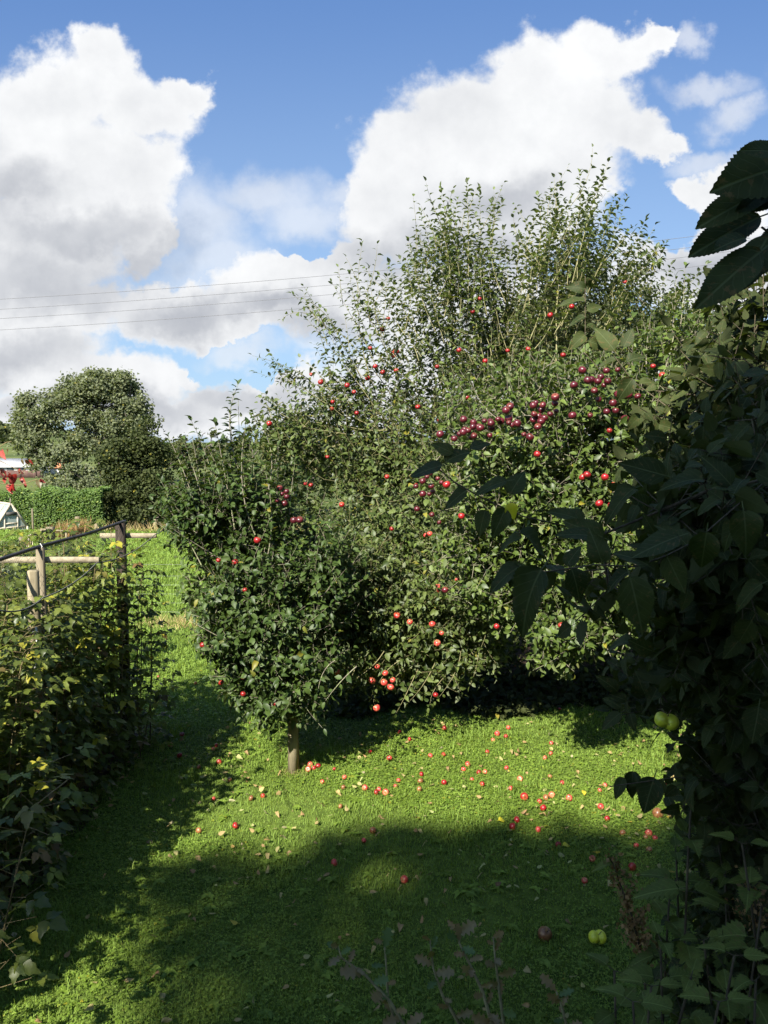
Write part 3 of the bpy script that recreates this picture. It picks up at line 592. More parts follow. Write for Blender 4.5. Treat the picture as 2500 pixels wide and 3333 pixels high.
bush_tree('poplar_tree', 'tall grey-green poplar with wind-tossed crown against the clouds', 335, 1590, 70,
          [(330, 1330, 110, 105, 70, 2.4, 3), (240, 1300, 80, 70, 70, 2, 1.5), (395, 1265, 55, 65, 70, 2, 1.3), (300, 1260, 70, 55, 70, 2, 1.2), (90, 1360, 48, 75, 70, 1.6, 1.0), (440, 1345, 45, 60, 70, 1.6, .9), (170, 1330, 60, 70, 70, 2, 1.1), (110, 1450, 60, 70, 70, 1.7, .9), (180, 1500, 70, 60, 70, 2, .9), (250, 1440, 90, 70, 70, 2, 1.1), (150, 1570, 45, 30, 69, 1.5, .4), (420, 1420, 70, 50, 70, 2, .7)],
          46000, .24, M_WIL, .45, clump=330, trunk_to=(300, 1330, 70), bare=60)
bush_tree('alder_tree', 'dense round dark green tree beyond the paddock, right of the poplar', 450, 1735, 36,
          [(450, 1530, 100, 120, 36, 1.4, 3), (490, 1440, 60, 60, 36, 1, 1), (380, 1480, 60, 60, 36, 1, 1), (400, 1600, 130, 80, 36, 1.4, 2), (500, 1640, 75, 80, 35.5, 1.2, 2), (440, 1690, 90, 50, 35, 1, 1)], 26000, .13, M_ALD, .2, clump=170)
bush_tree('field_bush', 'grey-green rounded bush below the poplar, behind the conifer hedge', 270, 1640, 44,
          [(270, 1560, 85, 55, 44, 1.4, 2), (330, 1590, 60, 50, 43, 1.2, 1), (210, 1600, 50, 35, 44, 1, 1)], 9000, .14, M_WIL, .15, clump=70)
bush_tree('thin_tree', 'open olive-green tree with bare twiggy top behind the young apple tree', 640, 1740, 45,
          [(610, 1470, 55, 55, 45, 1.4, 1.0), (690, 1450, 60, 60, 45, 1.4, 1.2), (640, 1540, 130, 100, 45, 2, 3.2), (560, 1500, 60, 70, 45, 1.2, 1.2), (780, 1450, 70, 60, 45, 1.4, 1.2), (760, 1540, 90, 90, 44, 1.6, 1.6), (600, 1650, 90, 60, 44, 1.4, 1.4)], 17000, .15, M_OLV, .2, clump=150, bare=130, shell=.5)
bush_tree('sallow_tree', 'broad dark green tree behind the gap between the apple trees', 880, 1740, 42,
          [(860, 1520, 110, 90, 42, 2, 2), (960, 1450, 110, 110, 42, 2, 2.5), (1060, 1500, 120, 110, 41, 2, 2), (920, 1620, 160, 70, 41, 2, 2)], 14000, .16, M_ALD, .25, clump=120)
bush_tree('willow_tree', 'pale olive tree rising behind the red apple tree on the right', 2080, 1600, 24,
          [(2060, 1080, 130, 150, 24, 1.4, 2), (2200, 1080, 140, 120, 24, 1.4, 2), (1850, 1010, 160, 130, 25, 1.4, 2), (1780, 1080, 160, 160, 25, 1.5, 2), (2330, 1130, 120, 130, 24, 1.4, 2), (1950, 1200, 260, 170, 24, 2, 3), (2350, 1250, 180, 180, 24, 1.5, 2)], 46000, .10, M_OLV, .22, T=TL, clump=420, bare=40)
bush_tree('hazel_tree', 'dense green hazel filling in behind the large apple tree', 1500, 1700, 22,
          [(1300, 1560, 160, 90, 22, 1, 2), (1600, 1500, 200, 160, 22, 1, 2), (1900, 1480, 260, 200, 22, 1.2, 3), (2250, 1500, 260, 220, 22, 1.2, 3)], 22000, .11, M_OLV, .15, T=TL, clump=220)

# ---- conifer hedge in sections: two separate hedge plants in the picture
def hedge(label, px0, px1, pytop, d, th, n):
    a = P(px0, pytop, d); b = P(px1, pytop, d); zb = float(hgt(np.array(a[0]), np.array(a[1]))); root = thing('conifer_hedge', ((a[0]+b[0])/2, a[1], zb), label, 'hedge')
    u = rng.random(n); v = rng.random(n); face = rng.random(n); X = a[0]+(b[0]-a[0])*u; Zt = a[2]+.10*np.sin(X*3)+.08*np.sin(X*7.3)+.05*rng.normal(size=n)
    top = face < .3; Z = np.where(top, Zt, zb+(Zt-zb)*v**.9); Y = np.where(top, a[1]+th*v, a[1]+.12*np.sin(X*5+Z*4)*.6+.08*rng.normal(size=n))
    ax = norm(np.stack([rng.normal(0, .8, n), -.6+0*u, rng.uniform(-.3, .9, n)], 1)); nn = norm(np.stack([rng.normal(0, .4, n), -.7+0*u, .7+rng.normal(0, .3, n)], 1))
    obj('foliage', leaf_mesh('foliage', [place(TL, np.stack([X, Y, Z], 1), ax, nn, rng.uniform(.05, .11, n))], M_HED), root)
    for k in range(max(3, int((b[0]-a[0])/.6))):
        m = MB(); x = a[0]+(b[0]-a[0])*(k+.5)/max(3, int((b[0]-a[0])/.6)); m.tube([(x, a[1]+th*.5, zb-.05), (x+.04, a[1]+th*.5, a[2]-.3)], [.05, .02], 6)
        obj('stem', m.mesh('stem', M_FARB), root)
hedge('clipped bright green conifer hedge behind the little greenhouse', -60, 112, 1612, 35, 1.0, 22000)
hedge('bright green conifer hedge in the middle of the far boundary, by the dark round tree', 112, 330, 1606, 33.5, 1.2, 34000)

# ---- far buildings
def long_building():
    a = P(-140, 1500, 92); b = P(128, 1500, 92); zb = -1.2; root = thing('farm_building', ((a[0]+b[0])/2, a[1], zb), 'long low white building far off behind the red leaves', 'building')
    L = b[0]-a[0]; cx = (a[0]+b[0])/2; y = a[1]; zt = P(0, 1522, 92)[2]; zr = P(0, 1496, 92)[2]; z1 = P(0, 1535, 92)[2]
    m = MB(); m.box((cx, y+3, (zb+zt)/2), (L, 6, zt-zb)); obj('wall', m.mesh('wall', M_WHITE, False), root)
    m = MB(); m.quad((a[0]-.2, y-.3, zt+.003), (b[0]+.2, y-.3, zt+.003), (b[0]+.2, y+3, zr), (a[0]-.2, y+3, zr), .08); m.quad((a[0]-.2, y+3, zr), (b[0]+.2, y+3, zr), (b[0]+.2, y+6.3, zt), (a[0]-.2, y+6.3, zt), .08); obj('roof', m.mesh('roof', M_SLATE, False), root)
    for k in range(7):
        x = a[0]+L*(k+.5)/7; m = MB(); m.box((x, y-.03, (zt+z1)/2+.08), (.8, .06, .42)); w = obj('window', m.mesh('window', M_WIN, False), root)
long_building()
m = MB(); a = P(-160, 1530, 88); b = P(140, 1530, 88); zt = P(0, 1531, 88)[2]; m.box(((a[0]+b[0])/2, a[1], (zt-1.25)/2), (b[0]-a[0], .3, zt+1.25), bev=.02)
for k in range(6): m.box((a[0]+(b[0]-a[0])*(k+.5)/6, a[1]-.2, (zt-1.2)/2), (.35, .12, zt+1.3), bev=.02)
tag(obj('brick_wall', m.mesh('brick_wall', M_BRICK, False)), 'dark red field wall in front of the white building', 'wall')
c = P(172, 1520, 95); m = MB(); root = thing('cottage', (c[0], c[1], -1.2), 'small cottage with orange roof showing between the trees', 'house')
m.box((c[0], c[1]+2, (c[2]-1.2)/2-.1), (3, 4, c[2]+1.0)); obj('wall', m.mesh('wall', M_WHITE, False), root)
m = MB(); z = c[2]-.15; m.quad((c[0]-1.7, c[1]-.2, z), (c[0]+1.7, c[1]-.2, z), (c[0]+1.7, c[1]+2, z+.9), (c[0]-1.7, c[1]+2, z+.9), .08); m.quad((c[0]-1.7, c[1]+2, z+.9), (c[0]+1.7, c[1]+2, z+.9), (c[0]+1.7, c[1]+4.2, z), (c[0]-1.7, c[1]+4.2, z), .08); obj('roof', m.mesh('roof', M_TILE, False), root)

# ---- greenhouse
def greenhouse():
    d = 31; pk = P(34, 1640, d); ev = P(69, 1716, d); z0 = float(hgt(np.array(pk[0]), np.array(pk[1]))); hw = .62; rot = R(48); zr = pk[2]; ze = ev[2]
    root = thing('greenhouse', (pk[0], pk[1], z0), 'small timber greenhouse with a glazed gable in front of the hedge', 'greenhouse')
    R_ = zrot(rot); T_ = lambda x, y, z: R_@np.array([x, y, 0])+np.array([pk[0], pk[1], z])
    L = 2.4; fr = MB()
    def bar(p, q, w=.05): fr.tube([p, q], [w, w], 4)
    for y in (0, L):
        bar(T_(-hw, y, ze), T_(0, y, zr)); bar(T_(hw, y, ze), T_(0, y, zr)); bar(T_(-hw, y, z0), T_(-hw, y, ze)); bar(T_(hw, y, z0), T_(hw, y, ze)); bar(T_(-hw, y, ze-.02), T_(hw, y, ze-.02), .035)
        for x in (-.25, .25): bar(T_(x, y, z0), T_(x, y, zr-abs(x)/hw*(zr-ze)), .035)
        bar(T_(-.25, y, z0+.75), T_(.25, y, z0+.75), .03)
    for x, z in ((-hw, ze), (hw, ze), (0, zr), (-hw, z0+.05), (hw, z0+.05)): bar(T_(x, 0, z), T_(x, L, z), .04)
    for k in range(1, 5):
        y = L*k/5
        for s in (-1, 1): bar(T_(s*hw, y, z0), T_(s*hw, y, ze), .02); bar(T_(s*hw, y, ze), T_(0, y, zr), .02)
    obj('frame', fr.mesh('frame', M_FRAME, False), root)
    for y in (0, L):
        g = MB(); g.add([T_(-hw, y, z0), T_(hw, y, z0), T_(hw, y, ze), T_(0, y, zr-.02), T_(-hw, y, ze)], [(0, 1, 2), (0, 2, 4), (4, 2, 3)])
        obj('gable_glass', g.mesh('gable_glass', M_GLASS, False), root)
    g = MB()
    for s in (-1, 1): g.quad(T_(s*hw, 0, z0), T_(s*hw, L, z0), T_(s*hw, L, ze), T_(s*hw, 0, ze)); g.quad(T_(s*hw, 0, ze), T_(s*hw, L, ze), T_(0, L, zr-.02), T_(0, 0, zr-.02))
    obj('roof_glass', g.mesh('roof_glass', M_GLASS, False), root)
    m = MB(); m.tube([T_(0, 0, zr), T_(0, 0, zr+.22)], [.03, .005], 5); obj('finial', m.mesh('finial', M_FRAME), root)
    m = MB(); a, b, c_, d_ = T_(-.2, -.03, zr-.45), T_(.2, -.03, zr-.45), T_(.2, -.03, zr-.32), T_(-.2, -.03, zr-.32); m.quad(a, b, c_, d_, .02); obj('vent', m.mesh('vent', M_DARK, False), root)
greenhouse()

# ---- far paddock fence, wooden panel, fabric tent
def post(label, px, pyt, pyb, d, r, mat=M_POST, cat='fence post', name='fence_post', group=None, square=False, top_tilt=0, lean=0):
    a = P(px, pyt, d); gz = float(hgt(np.array(a[0]), np.array(a[1]))); m = MB(); zb = gz-.05
    if square: m.box((a[0], a[1], (a[2]+zb)/2), (r*2, r*2, a[2]-zb), bev=r*.15)
    else: m.tube([(a[0]-lean, a[1], zb), (a[0]-lean*.5, a[1], (zb+a[2])/2), (a[0], a[1], a[2]-.01), (a[0], a[1], a[2])], [r*1.05, r, r*.98, r*.8], 12, wob=.06)
    return tag(obj(name, m.mesh(name, mat, not square)), label, cat, group)
G1 = 'posts of the far paddock fence'
post('pale round post standing alone left of the dark tree base, at the meadow edge', 504, 1690, 1733, 29, .055, M_STAKE, group=G1)
post('reddish brown post rising in front of the conifer hedge', 252, 1681, 1760, 24.5, .075, M_POST, group=G1)
post('short grey post just right of the reddish brown post', 314, 1702, 1735, 27, .07, M_POST, group=G1)
post('thick squared grey post in the middle of the low rail', 164, 1715, 1775, 21, .09, M_POST, group=G1, square=True)
post('slim post at the greenhouse corner by the hedge', 105, 1655, 1740, 29, .035, M_POST, group=G1)
post('thin leaning post left of the squared grey post', 116, 1728, 1760, 23, .05, M_POST, group=G1)
post('pale stub post in front of the cream fabric', 72, 1748, 1790, 19, .08, M_POST, group=G1)
m = MB(); a = P(132, 1723, 21); b = P(226, 1730, 21); m.tube([a, b], [.028, .028], 4); 
for px in (134, 215): q = P(px, 1725, 21); m.tube([(q[0], q[1], 0), q], [.03, .03], 4)
tag(obj('rail_fence', m.mesh('rail_fence', M_STAKE, False)), 'low pale timber rail on two thin legs across the paddock corner', 'rail')
# old rust coloured weeds behind the rail
X = rng.uniform(P(175, 1, 22)[0], P(230, 1, 22)[0], 700); Y = rng.uniform(21.3, 23.5, 700); b_ = place((np.array([(-.03, 0, 0), (.03, 0, 0), (0, 1, .1)]), np.array([(0, 1, 2)]), None), np.stack([X, Y, 0*X], 1), norm(np.stack([rng.normal(0, .25, 700), rng.normal(0, .25, 700), 1+0*X], 1)), norm(rng.normal(size=(700, 3))), rng.uniform(.25, .6, 700))
tag(obj('weeds', leaf_mesh('weeds', [b_], M_SEED)), 'rust-brown dead weeds behind the low rail', 'weeds', kind='stuff')
m = MB(); d = 20
ap = P(106, 1735, d); n = 14; top = [ap+np.array([0, 0, 0])]; L0 = P(64, 1800, d); R0 = P(106, 1800, d); V = []; F = []
for i in range(n+1):
    f = i/n; V.append(P(74+32*f, 1752-17*f, d+.2*math.sin(i*2.6))); V.append(P(58+50*f, 1840, d+.35*math.sin(i*2.6)))
for i in range(n): F.append((2*i, 2*i+1, 2*i+3, 2*i+2))
m.add(V, F); V2 = [v+np.array([.05, 1.0, -.0]) for v in V[::2]]; m.add([v for v in V[::2]]+V2, [(i, i+1, n+2+i, n+1+i) for i in range(n)])
tag(obj('fabric_cover', m.mesh('fabric_cover', M_CLOTH, True)), 'cream pleated fabric cover draped beside the greenhouse', 'fabric cover')
for (px, py, dd, r1, r2, lab) in ((30, 1815, 15, 75, 62, 'leafy green shrub in front of the greenhouse at the picture edge'),):
    bush_tree('garden_shrub', lab, px, 1900, dd, [(px, py, r1, r2, dd, .35, 1), (px-30, py+40, r1, r2, dd, .35, 1)], 1500, .085, M_C, .03, T=TL, cat='shrub')
# stock wire fence across the orchard
def wire_fence():
    root = thing('wire_fence', (-2.5, 12.1, 0), 'wire stock fence running behind the apple trees across the meadow', 'fence')
    m = MB()
    for z in (.10, .24, .38, .52, .66, .84): m.tube([(-6.5, 12.1, z), (-3, 12.1, z-.006), (1, 12.1, z+.004), (7, 12.1, z)], [.0010]*4, 4)
    for x in np.arange(-6.5, 7, .3): m.tube([(x, 12.1, .1), (x, 12.1, .66)], [.0007, .0007], 3)
    obj('wire', m.mesh('wire', M_WIRE), root)
    for x in (-6.5, -1.5, 2.2, 6.5):
        m = MB(); m.tube([(x, 12.15, -.05), (x, 12.15, 1.05)], [.05, .045], 10, wob=.05); obj('post', m.mesh('post', M_POST), root)
wire_fence()
# ---- overhead lines
LN = ('topmost', 'second from top', 'third from top', 'lowest')
for i, (ya, yb, yc) in enumerate(((974, 884, 768), (1007, 916, 803), (1037, 947, 832), (1074, 984, 867))):
    cf = np.polyfit([0, 1206, 2267], [ya, yb, yc], 2); pts = [P(x, np.polyval(cf, x), 52) for x in range(-1400, 4000, 200)]; m = MB(); m.tube(pts, .014, 5)
    tag(obj('power_line', m.mesh('power_line', M_CABLE)), f'thin overhead power cable across the clouds, {LN[i]} of the four', 'cable', 'overhead power cables')

# ================================================================== FRUIT CAGE
CX = -2.4
def cage():
    def cross(label, px_post, pyt, d, board, r, mat, boardmat):
        a = P(px_post, pyt, d); root = thing('cage_post', (a[0], a[1], 0), label, 'post', 'posts of the fruit cage')
        m = MB(); m.box((a[0], a[1], a[2]/2-.02), (r*2, r*2, a[2]+.04), bev=.004); obj('upright', m.mesh('upright', mat, False), root)
        (x0, x1, y0, th) = board; p = P(x0, y0, d); q = P(x1, y0, d); m = MB(); m.box(((p[0]+q[0])/2, a[1]+r+.014, p[2]), (q[0]-p[0], .024, th), bev=.003)
        obj('crossboard', m.mesh('crossboard', boardmat, False), root)
    cross('square grey post with long pale crossboard nailed near its top', 131, 1782, 5.6, (-160, 316, 1825, .042), .024, M_POST, M_BOARD)
    cross('dark tarred post at the far end of the raspberry row with pale crossboard', 392, 1702, 6.9, (318, 503, 1746, .042), .036, M_DPOST, M_BOARD)
    post('stout round weathered post shorter than the square post beside it', 107, 1856, 2300, 5.35, .040, M_STAKE, 'post', 'cage_post', group='posts of the fruit cage')
    m = MB(); a = P(395, 1700, 6.9); b = P(131, 1778, 5.6); e = b+(b-a)*1.35; e[2] -= .01; mid = (a+b)/2-np.array([0, 0, .012])
    m.tube([a+(a-b)*.06, a, mid, b, (b+e)/2-np.array([0, 0, .01]), e], .0135, 8); tag(obj('cage_rail', m.mesh('cage_rail', M_RAIL)), 'black pipe rail laid over the tops of the cage posts', 'rail')
    m = MB(); m.tube([b+np.array([.0, 0, .02]), b+np.array([.02, -.015, 0]), b-np.array([0, 0.01, .03])], .003, 5); tag(obj('cable_tie', m.mesh('cable_tie', M_WHITE)), 'white tie holding the black rail to the square post', 'tie')
    m = MB(); pa = P(502, 1742, 6.85); pb = P(315, 1832, 5.6); pc = P(140, 1946, 4.3); pd = P(0, 1987, 3.6); pe = P(-200, 2050, 3.2)
    def sag(p, q, s, n=10): return [p+(q-p)*k/n-np.array([0, 0, s*4*(k/n)*(1-k/n)]) for k in range(n+1)]
    m.tube(sag(pa+(pa-pb)*.35+np.array([0, 0, .03]), pa, .01, 4)+sag(pa, pb, .05)[1:]+sag(pb, pc, .03)[1:]+sag(pc, pd, .03)[1:]+sag(pd, pe, .02)[1:], .0042, 6); tag(obj('tie_rope', m.mesh('tie_rope', M_ROPE)), 'grey rope strung between the crossboard ends of the fruit cage', 'rope')
    # net: hangs from the rail to the left side and droops over the canes
    m = MB(); n = 42
    def S(u, v):        # u along the row, v down
        p = a+(e-a)*u; return p+np.array([-.04-.35*v, .0, -.55*v-.10*math.sin(u*9)*v])+np.array([.03*math.sin(u*23+v*6), 0, 0])
    for i in range(n*2+1): m.tube([S(i/(2*n), v/7) for v in range(8)], .0009, 3, caps=False)
    for j in range(15): m.tube([S(i/24, j/14) for i in range(25)], .0009, 3, caps=False)
    tag(obj('fruit_net', m.mesh('fruit_net', M_NETT)), 'fine dark netting sagging from the black rail', 'net')
    m = MB(); m.tube([P(118, 2040, 5.0), P(122, 2150, 5.0), P(112, 2180, 5.0), P(127, 2230, 5.0), P(108, 2290, 5.0)], [.006]*5, 6); m.tube([P(80, 2010, 5.0), P(100, 2060, 5), P(118, 2050, 5)], .004, 5)
    tag(obj('blue_twine', m.mesh('blue_twine', M_WIRE)), 'pale frayed twine hanging down the front of the cage posts', 'twine')
cage()

# ================================================================== RASPBERRIES
def canes():
    NTH = ['first', 'second', 'third', 'fourth', 'fifth', 'sixth', 'seventh', 'eighth', 'ninth', 'tenth', 'eleventh', 'twelfth', 'thirteenth', 'fourteenth', 'fifteenth', 'sixteenth', 'seventeenth', 'eighteenth', 'nineteenth', 'twentieth', 'twenty-first', 'twenty-second', 'twenty-third', 'twenty-fourth']
    def cane(x, y, h, lean, label, nl=22, size=.105, y0=.12, group='raspberry canes in the row'):
        root = thing('raspberry_cane', (x, y, 0), label, 'raspberry cane', group); a = np.array([x, y, 0.]); b = np.array([x+lean[0], y+lean[1], h]); bow = np.array([rng.normal(0, .06), rng.normal(0, .06), 0])
        n = 8; f = np.linspace(0, 1, n+1)[:, None]; pts = a+(b-a)*f+bow*4*f*(1-f); pts[-1] += np.array([lean[0]*.3, lean[1]*.3, -.06]); m = MB(); m.tube(pts, np.linspace(.006, .0025, n+1), 5)
        ff = np.linspace(y0, 1, nl); pos = a+(b-a)*ff[:, None]+bow*4*(ff*(1-ff))[:, None]; an = np.arange(nl)*2.4+rng.random()*6; rad = np.stack([np.cos(an), np.sin(an), 0*an], 1)
        ped = (.07+.11*(np.arange(nl) % 3)/2*(nl > 40))*rng.uniform(.6, 1.5, nl)*(1.15-.5*ff); st = pos+rad*ped[:, None]+np.array([0, 0, .025]); 
        for p, q in zip(pos, st): m.tube([p, q], [.0016, .0012], 3, caps=False)
        ax = norm(rad+np.array([0, 0, -.15])+rng.normal(0, .2, (nl, 3))); nn = norm(np.array([[0, -.15, 1.]])+rad*.25+rng.normal(0, .22, (nl, 3)))
        obj('stem', m.mesh('stem', M_CANE), root); obj('leaves', leaf_mesh('leaves', [place(TRASP, st, ax, nn, size*rng.uniform(.7, 1.25, nl)*(1.1-.18*ff))], M_RASP), root)
    rows = (('along the lawn edge of the row', -2.34, 23), ('in the middle line of the row', -2.64, 23), ('at the back of the row', -3.0, 22))
    for (lab, x0, n) in rows:
        for k in range(n):
            y = 2.75+4.15*k/(n-1)+rng.normal(0, .05); h = rng.uniform(1.45, 1.80)*(1.0 if k > n*.3 else .92); h = h+.26*max(0, (k/n-.6)/.4)
            cane(x0+rng.normal(0, .06), y, h, (rng.normal(.03, .08), rng.normal(0, .08)), f'raspberry cane {lab}, {NTH[k]} counting from the near end', nl=110, size=.125, y0=.04)
    # left-hand block beyond the posts
    for k in range(12):
        cane(-3.5-rng.random()*.5, 4.9+.4*k, rng.uniform(1.5, 1.85), (rng.normal(0, .08), rng.normal(0, .08)), f'raspberry cane in the rear row at the picture edge, {NTH[k]} counting from the near end', nl=70, size=.125, group='raspberry canes of the rear row')
    # single tall canes the photo picks out
    g = P(497, 1900, 7.0); cane(g[0]-.06, g[1], g[2]+.08, (.06, 0), 'dark-leaved cane standing clear against the grass beyond the tarred post', nl=20, size=.12, group='raspberry canes standing clear')
    for (xx, yy, hh, ll) in ((-2.12, 6.75, 1.45, 'arching cane just right of the tarred post foot'), (-2.16, 6.3, 1.3, 'low bushy cane spilling toward the path before the tarred post'), (-2.2, 6.95, 1.6, 'bushy cane behind the tarred post')): cane(xx, yy, hh, (.05, .02), ll, nl=70, size=.12, y0=.05, group='raspberry canes standing clear')
    g = P(460, 1835, 6.7); cane(g[0]-.05, g[1], g[2], (.05, 0), 'cane with drooping leaves hard against the tarred post', nl=20, size=.11, group='raspberry canes standing clear')
    g = P(205, 1665, 6.2); cane(g[0]+.12, g[1], g[2], (-.12, 0), 'tall cane reaching above the rail against the conifer hedge', nl=22, size=.12, group='raspberry canes standing clear')
    g = P(345, 1700, 6.4); cane(g[0], g[1], g[2], (.03, 0), 'yellow-topped cane reaching above the rail beside the tarred post', nl=22, size=.12, group='raspberry canes standing clear')
    g = P(110, 2490, 3.3); cane(g[0]-.28, g[1]-.05, g[2]+.02, (.34, 0), 'bright sunlit cane leaning over the lower corner of the row', nl=44, size=.12, y0=.3, group='raspberry canes standing clear')
canes()
# red-leaved twig at the left edge
def red_twigs():
    b0 = P(-120, 1530, 4.2); root = thing('red_leaf_shrub', (b0[0]-.2, b0[1], 0), 'shrub with coral-red autumn leaves poking in above the cage', 'shrub')
    A = []; m = MB(); base = np.array([b0[0]-.2, b0[1], 0.]); m.tube([base, base+np.array([.02, 0, 1.4]), b0], [.02, .014, .007], 6); pos, ax = [], []
    for (pts, r) in (([(-120, 1530), (-40, 1480), (20, 1440), (38, 1437)], .003), ([(-120, 1530), (-20, 1570), (60, 1580), (120, 1560), (130, 1575)], .003), ([(-40, 1480), (0, 1500), (60, 1530), (75, 1545)], .0025), ([(-20, 1570), (30, 1560), (70, 1540), (95, 1510)], .0025)):
        q = [P(x, y, 4.2) for x, y in pts]; m.tube(q, np.linspace(r, r*.5, len(q)), 5)
    leaves = [(85, 1495, 95, 1520), (95, 1495, 108, 1515), (72, 1495, 74, 1512), (10, 1525, 5, 1545), (20, 1535, 10, 1555), (35, 1540, 25, 1565), (40, 1545, 42, 1565), (65, 1525, 58, 1545), (68, 1530, 72, 1548), (70, 1555, 78, 1575), (80, 1572, 86, 1590), (125, 1562, 128, 1580), (130, 1560, 142, 1572), (15, 1555, 14, 1568), (30, 1575, 22, 1598), (42, 1578, 46, 1600), (36, 1580, 34, 1598), (2, 1540, -2, 1560), (5, 1465, 2, 1485), (22, 1465, 30, 1480), (-10, 1500, -12, 1520), (-10, 1530, -14, 1550)]
    b = []
    for l in leaves: p = P(l[0], l[1], 4.2+random.uniform(-.06, .06)); q = P(l[2], l[3], 4.2+random.uniform(-.06, .06)); b.append(place(TH2, p[None], (q-p)[None], norm(np.array([[random.uniform(-.6, .6), -1, random.uniform(.1, .8)]])), np.linalg.norm(q-p)*.92, wide=.8))
    obj('stem', m.mesh('stem', M_CANE), root); obj('leaves', leaf_mesh('leaves', b, M_RED), root)
red_twigs()

# ================================================================== APPLE TREES
def shoot_fan(tips, conv, d, dj, f=(.35, .6), nl=(18, 30), s=.07):
    out = []
    for (tx, ty) in tips:
        c = conv(tx); k = rng.uniform(*f); dd = d+rng.uniform(-dj, dj); a = P(tx+(c[0]-tx)*k, ty+(c[1]-ty)*k, dd+rng.uniform(-.1, .1)); b = P(tx, ty, dd); L = np.linalg.norm(b-a); out.append((a, b, max(7, int(L/.024)), s))
    return out
# ---- young staked tree
def tree_a():
    base = G(962, 2500); base[1] += .12
    tips = [(775, 1252), (622, 1368), (548, 1420), (858, 1400), (700, 1380), (905, 1450), (660, 1480), (590, 1500), (730, 1440), (820, 1460), (520, 1560), (960, 1500), (790, 1420), (1000, 1560), (680, 1560), (540, 1640), (600, 1440), (650, 1420), (750, 1350), (800, 1380), (740, 1500), (790, 1520), (930, 1530), (640, 1560), (850, 1580), (580, 1590), (700, 1450), (1060, 1600), (860, 1520)]
    sh = shoot_fan(tips, lambda x: (880+(x-880)*.3, 2050), 6.5, .35, (.35, .6), s=.085)
    sh += [(P(880, 1900, 6.4), P(560, 1720, 6.1), 22, .07), (P(850, 2050, 6.3), P(600, 1990, 6.0), 16, .07), (P(860, 2150, 6.2), P(590, 2005, 6.0), 12, .065), (P(900, 2200, 6.3), P(680, 2200, 6.0), 14, .07)]
    sh += [(P(1090, 2150, 5.9), P(1035, 2255, 5.75), 9, .075), (P(1160, 2170, 5.9), P(1060, 2280, 5.7), 9, .08)]
    ells = [(760, 1700, 210, 170, 6.6, .55, 2.3), (850, 1900, 250, 230, 6.6, .6, 3.4), (900, 2130, 215, 200, 6.45, .55, 2.2), (640, 1690, 110, 110, 6.5, .45, .8), (770, 2050, 120, 140, 6.3, .4, 1), (1060, 1900, 110, 200, 6.6, .5, 1.2), (900, 2290, 130, 70, 6.3, .4, .5)]
    limbs = [[base, P(952, 2350, 6.62), P(930, 2150, 6.6), P(850, 1800, 6.6), P(780, 1450, 6.55), P(775, 1300, 6.5)], [P(930, 2150, 6.6), P(800, 1900, 6.5), P(660, 1600, 6.5), P(625, 1420, 6.5)], [P(930, 2200, 6.6), P(1020, 1950, 6.7), P(1060, 1700, 6.7)], [P(850, 1800, 6.6), P(880, 1600, 6.9), P(900, 1480, 6.9)]]
    t = apple_tree('apple_tree', 'young upright apple tree tied to the short wooden stake', base, limbs, ells, 1750, 7, .062, TLW, M_A, M_BARK, rtip=.0020, rmax=.032, upright=.7, twl=.17, shoots=sh, shell=.42)
    hang(t, 'red_apple', cr([(432, 1161), (829, 1477), (650, 1425), (531, 1362), (650, 1333), (660, 863), (517, 703), (607, 714), (727, 595)], 400, 1400, 1.659), 6.05, .024, .06)
    hang(t, 'purple_apple', cr([(955, 485), (925, 487)], 400, 1400, 1.659), 6.1, .030, .03)
    hang(t, 'purple_apple', cr([(848, 313), (885, 332), (860, 345), (885, 360), (835, 380), (873, 397)], 400, 1400, 1.659), 6.22, .024, .05)
    # stake
    s = G(955, 2512); m = MB(); rot = zrot(.3); h = P(955, 2375, s[1])[2]+.34
    m.tube([s+np.array([0, 0, -.05]), s+np.array([.0, 0, h*.5]), s+np.array([-.006, 0, h-.02]), s+np.array([-.006, 0, h])], [.046, .044, .042, .034], 10, wob=.16)
    root = thing('tree_stake', (s[0], s[1], 0), 'short thick weathered stake supporting the young apple tree', 'stake'); obj('post', m.mesh('post', M_STAKE), root)
    m = MB(); c = s+np.array([.0, .04, h-.10]); m.tube([c+np.array([.068*math.cos(a), .088*math.sin(a), .01*math.sin(2*a)]) for a in np.linspace(0, 6.28, 15)], .007, 6); obj('strap', m.mesh('strap', M_RAIL), root)
tree_a()
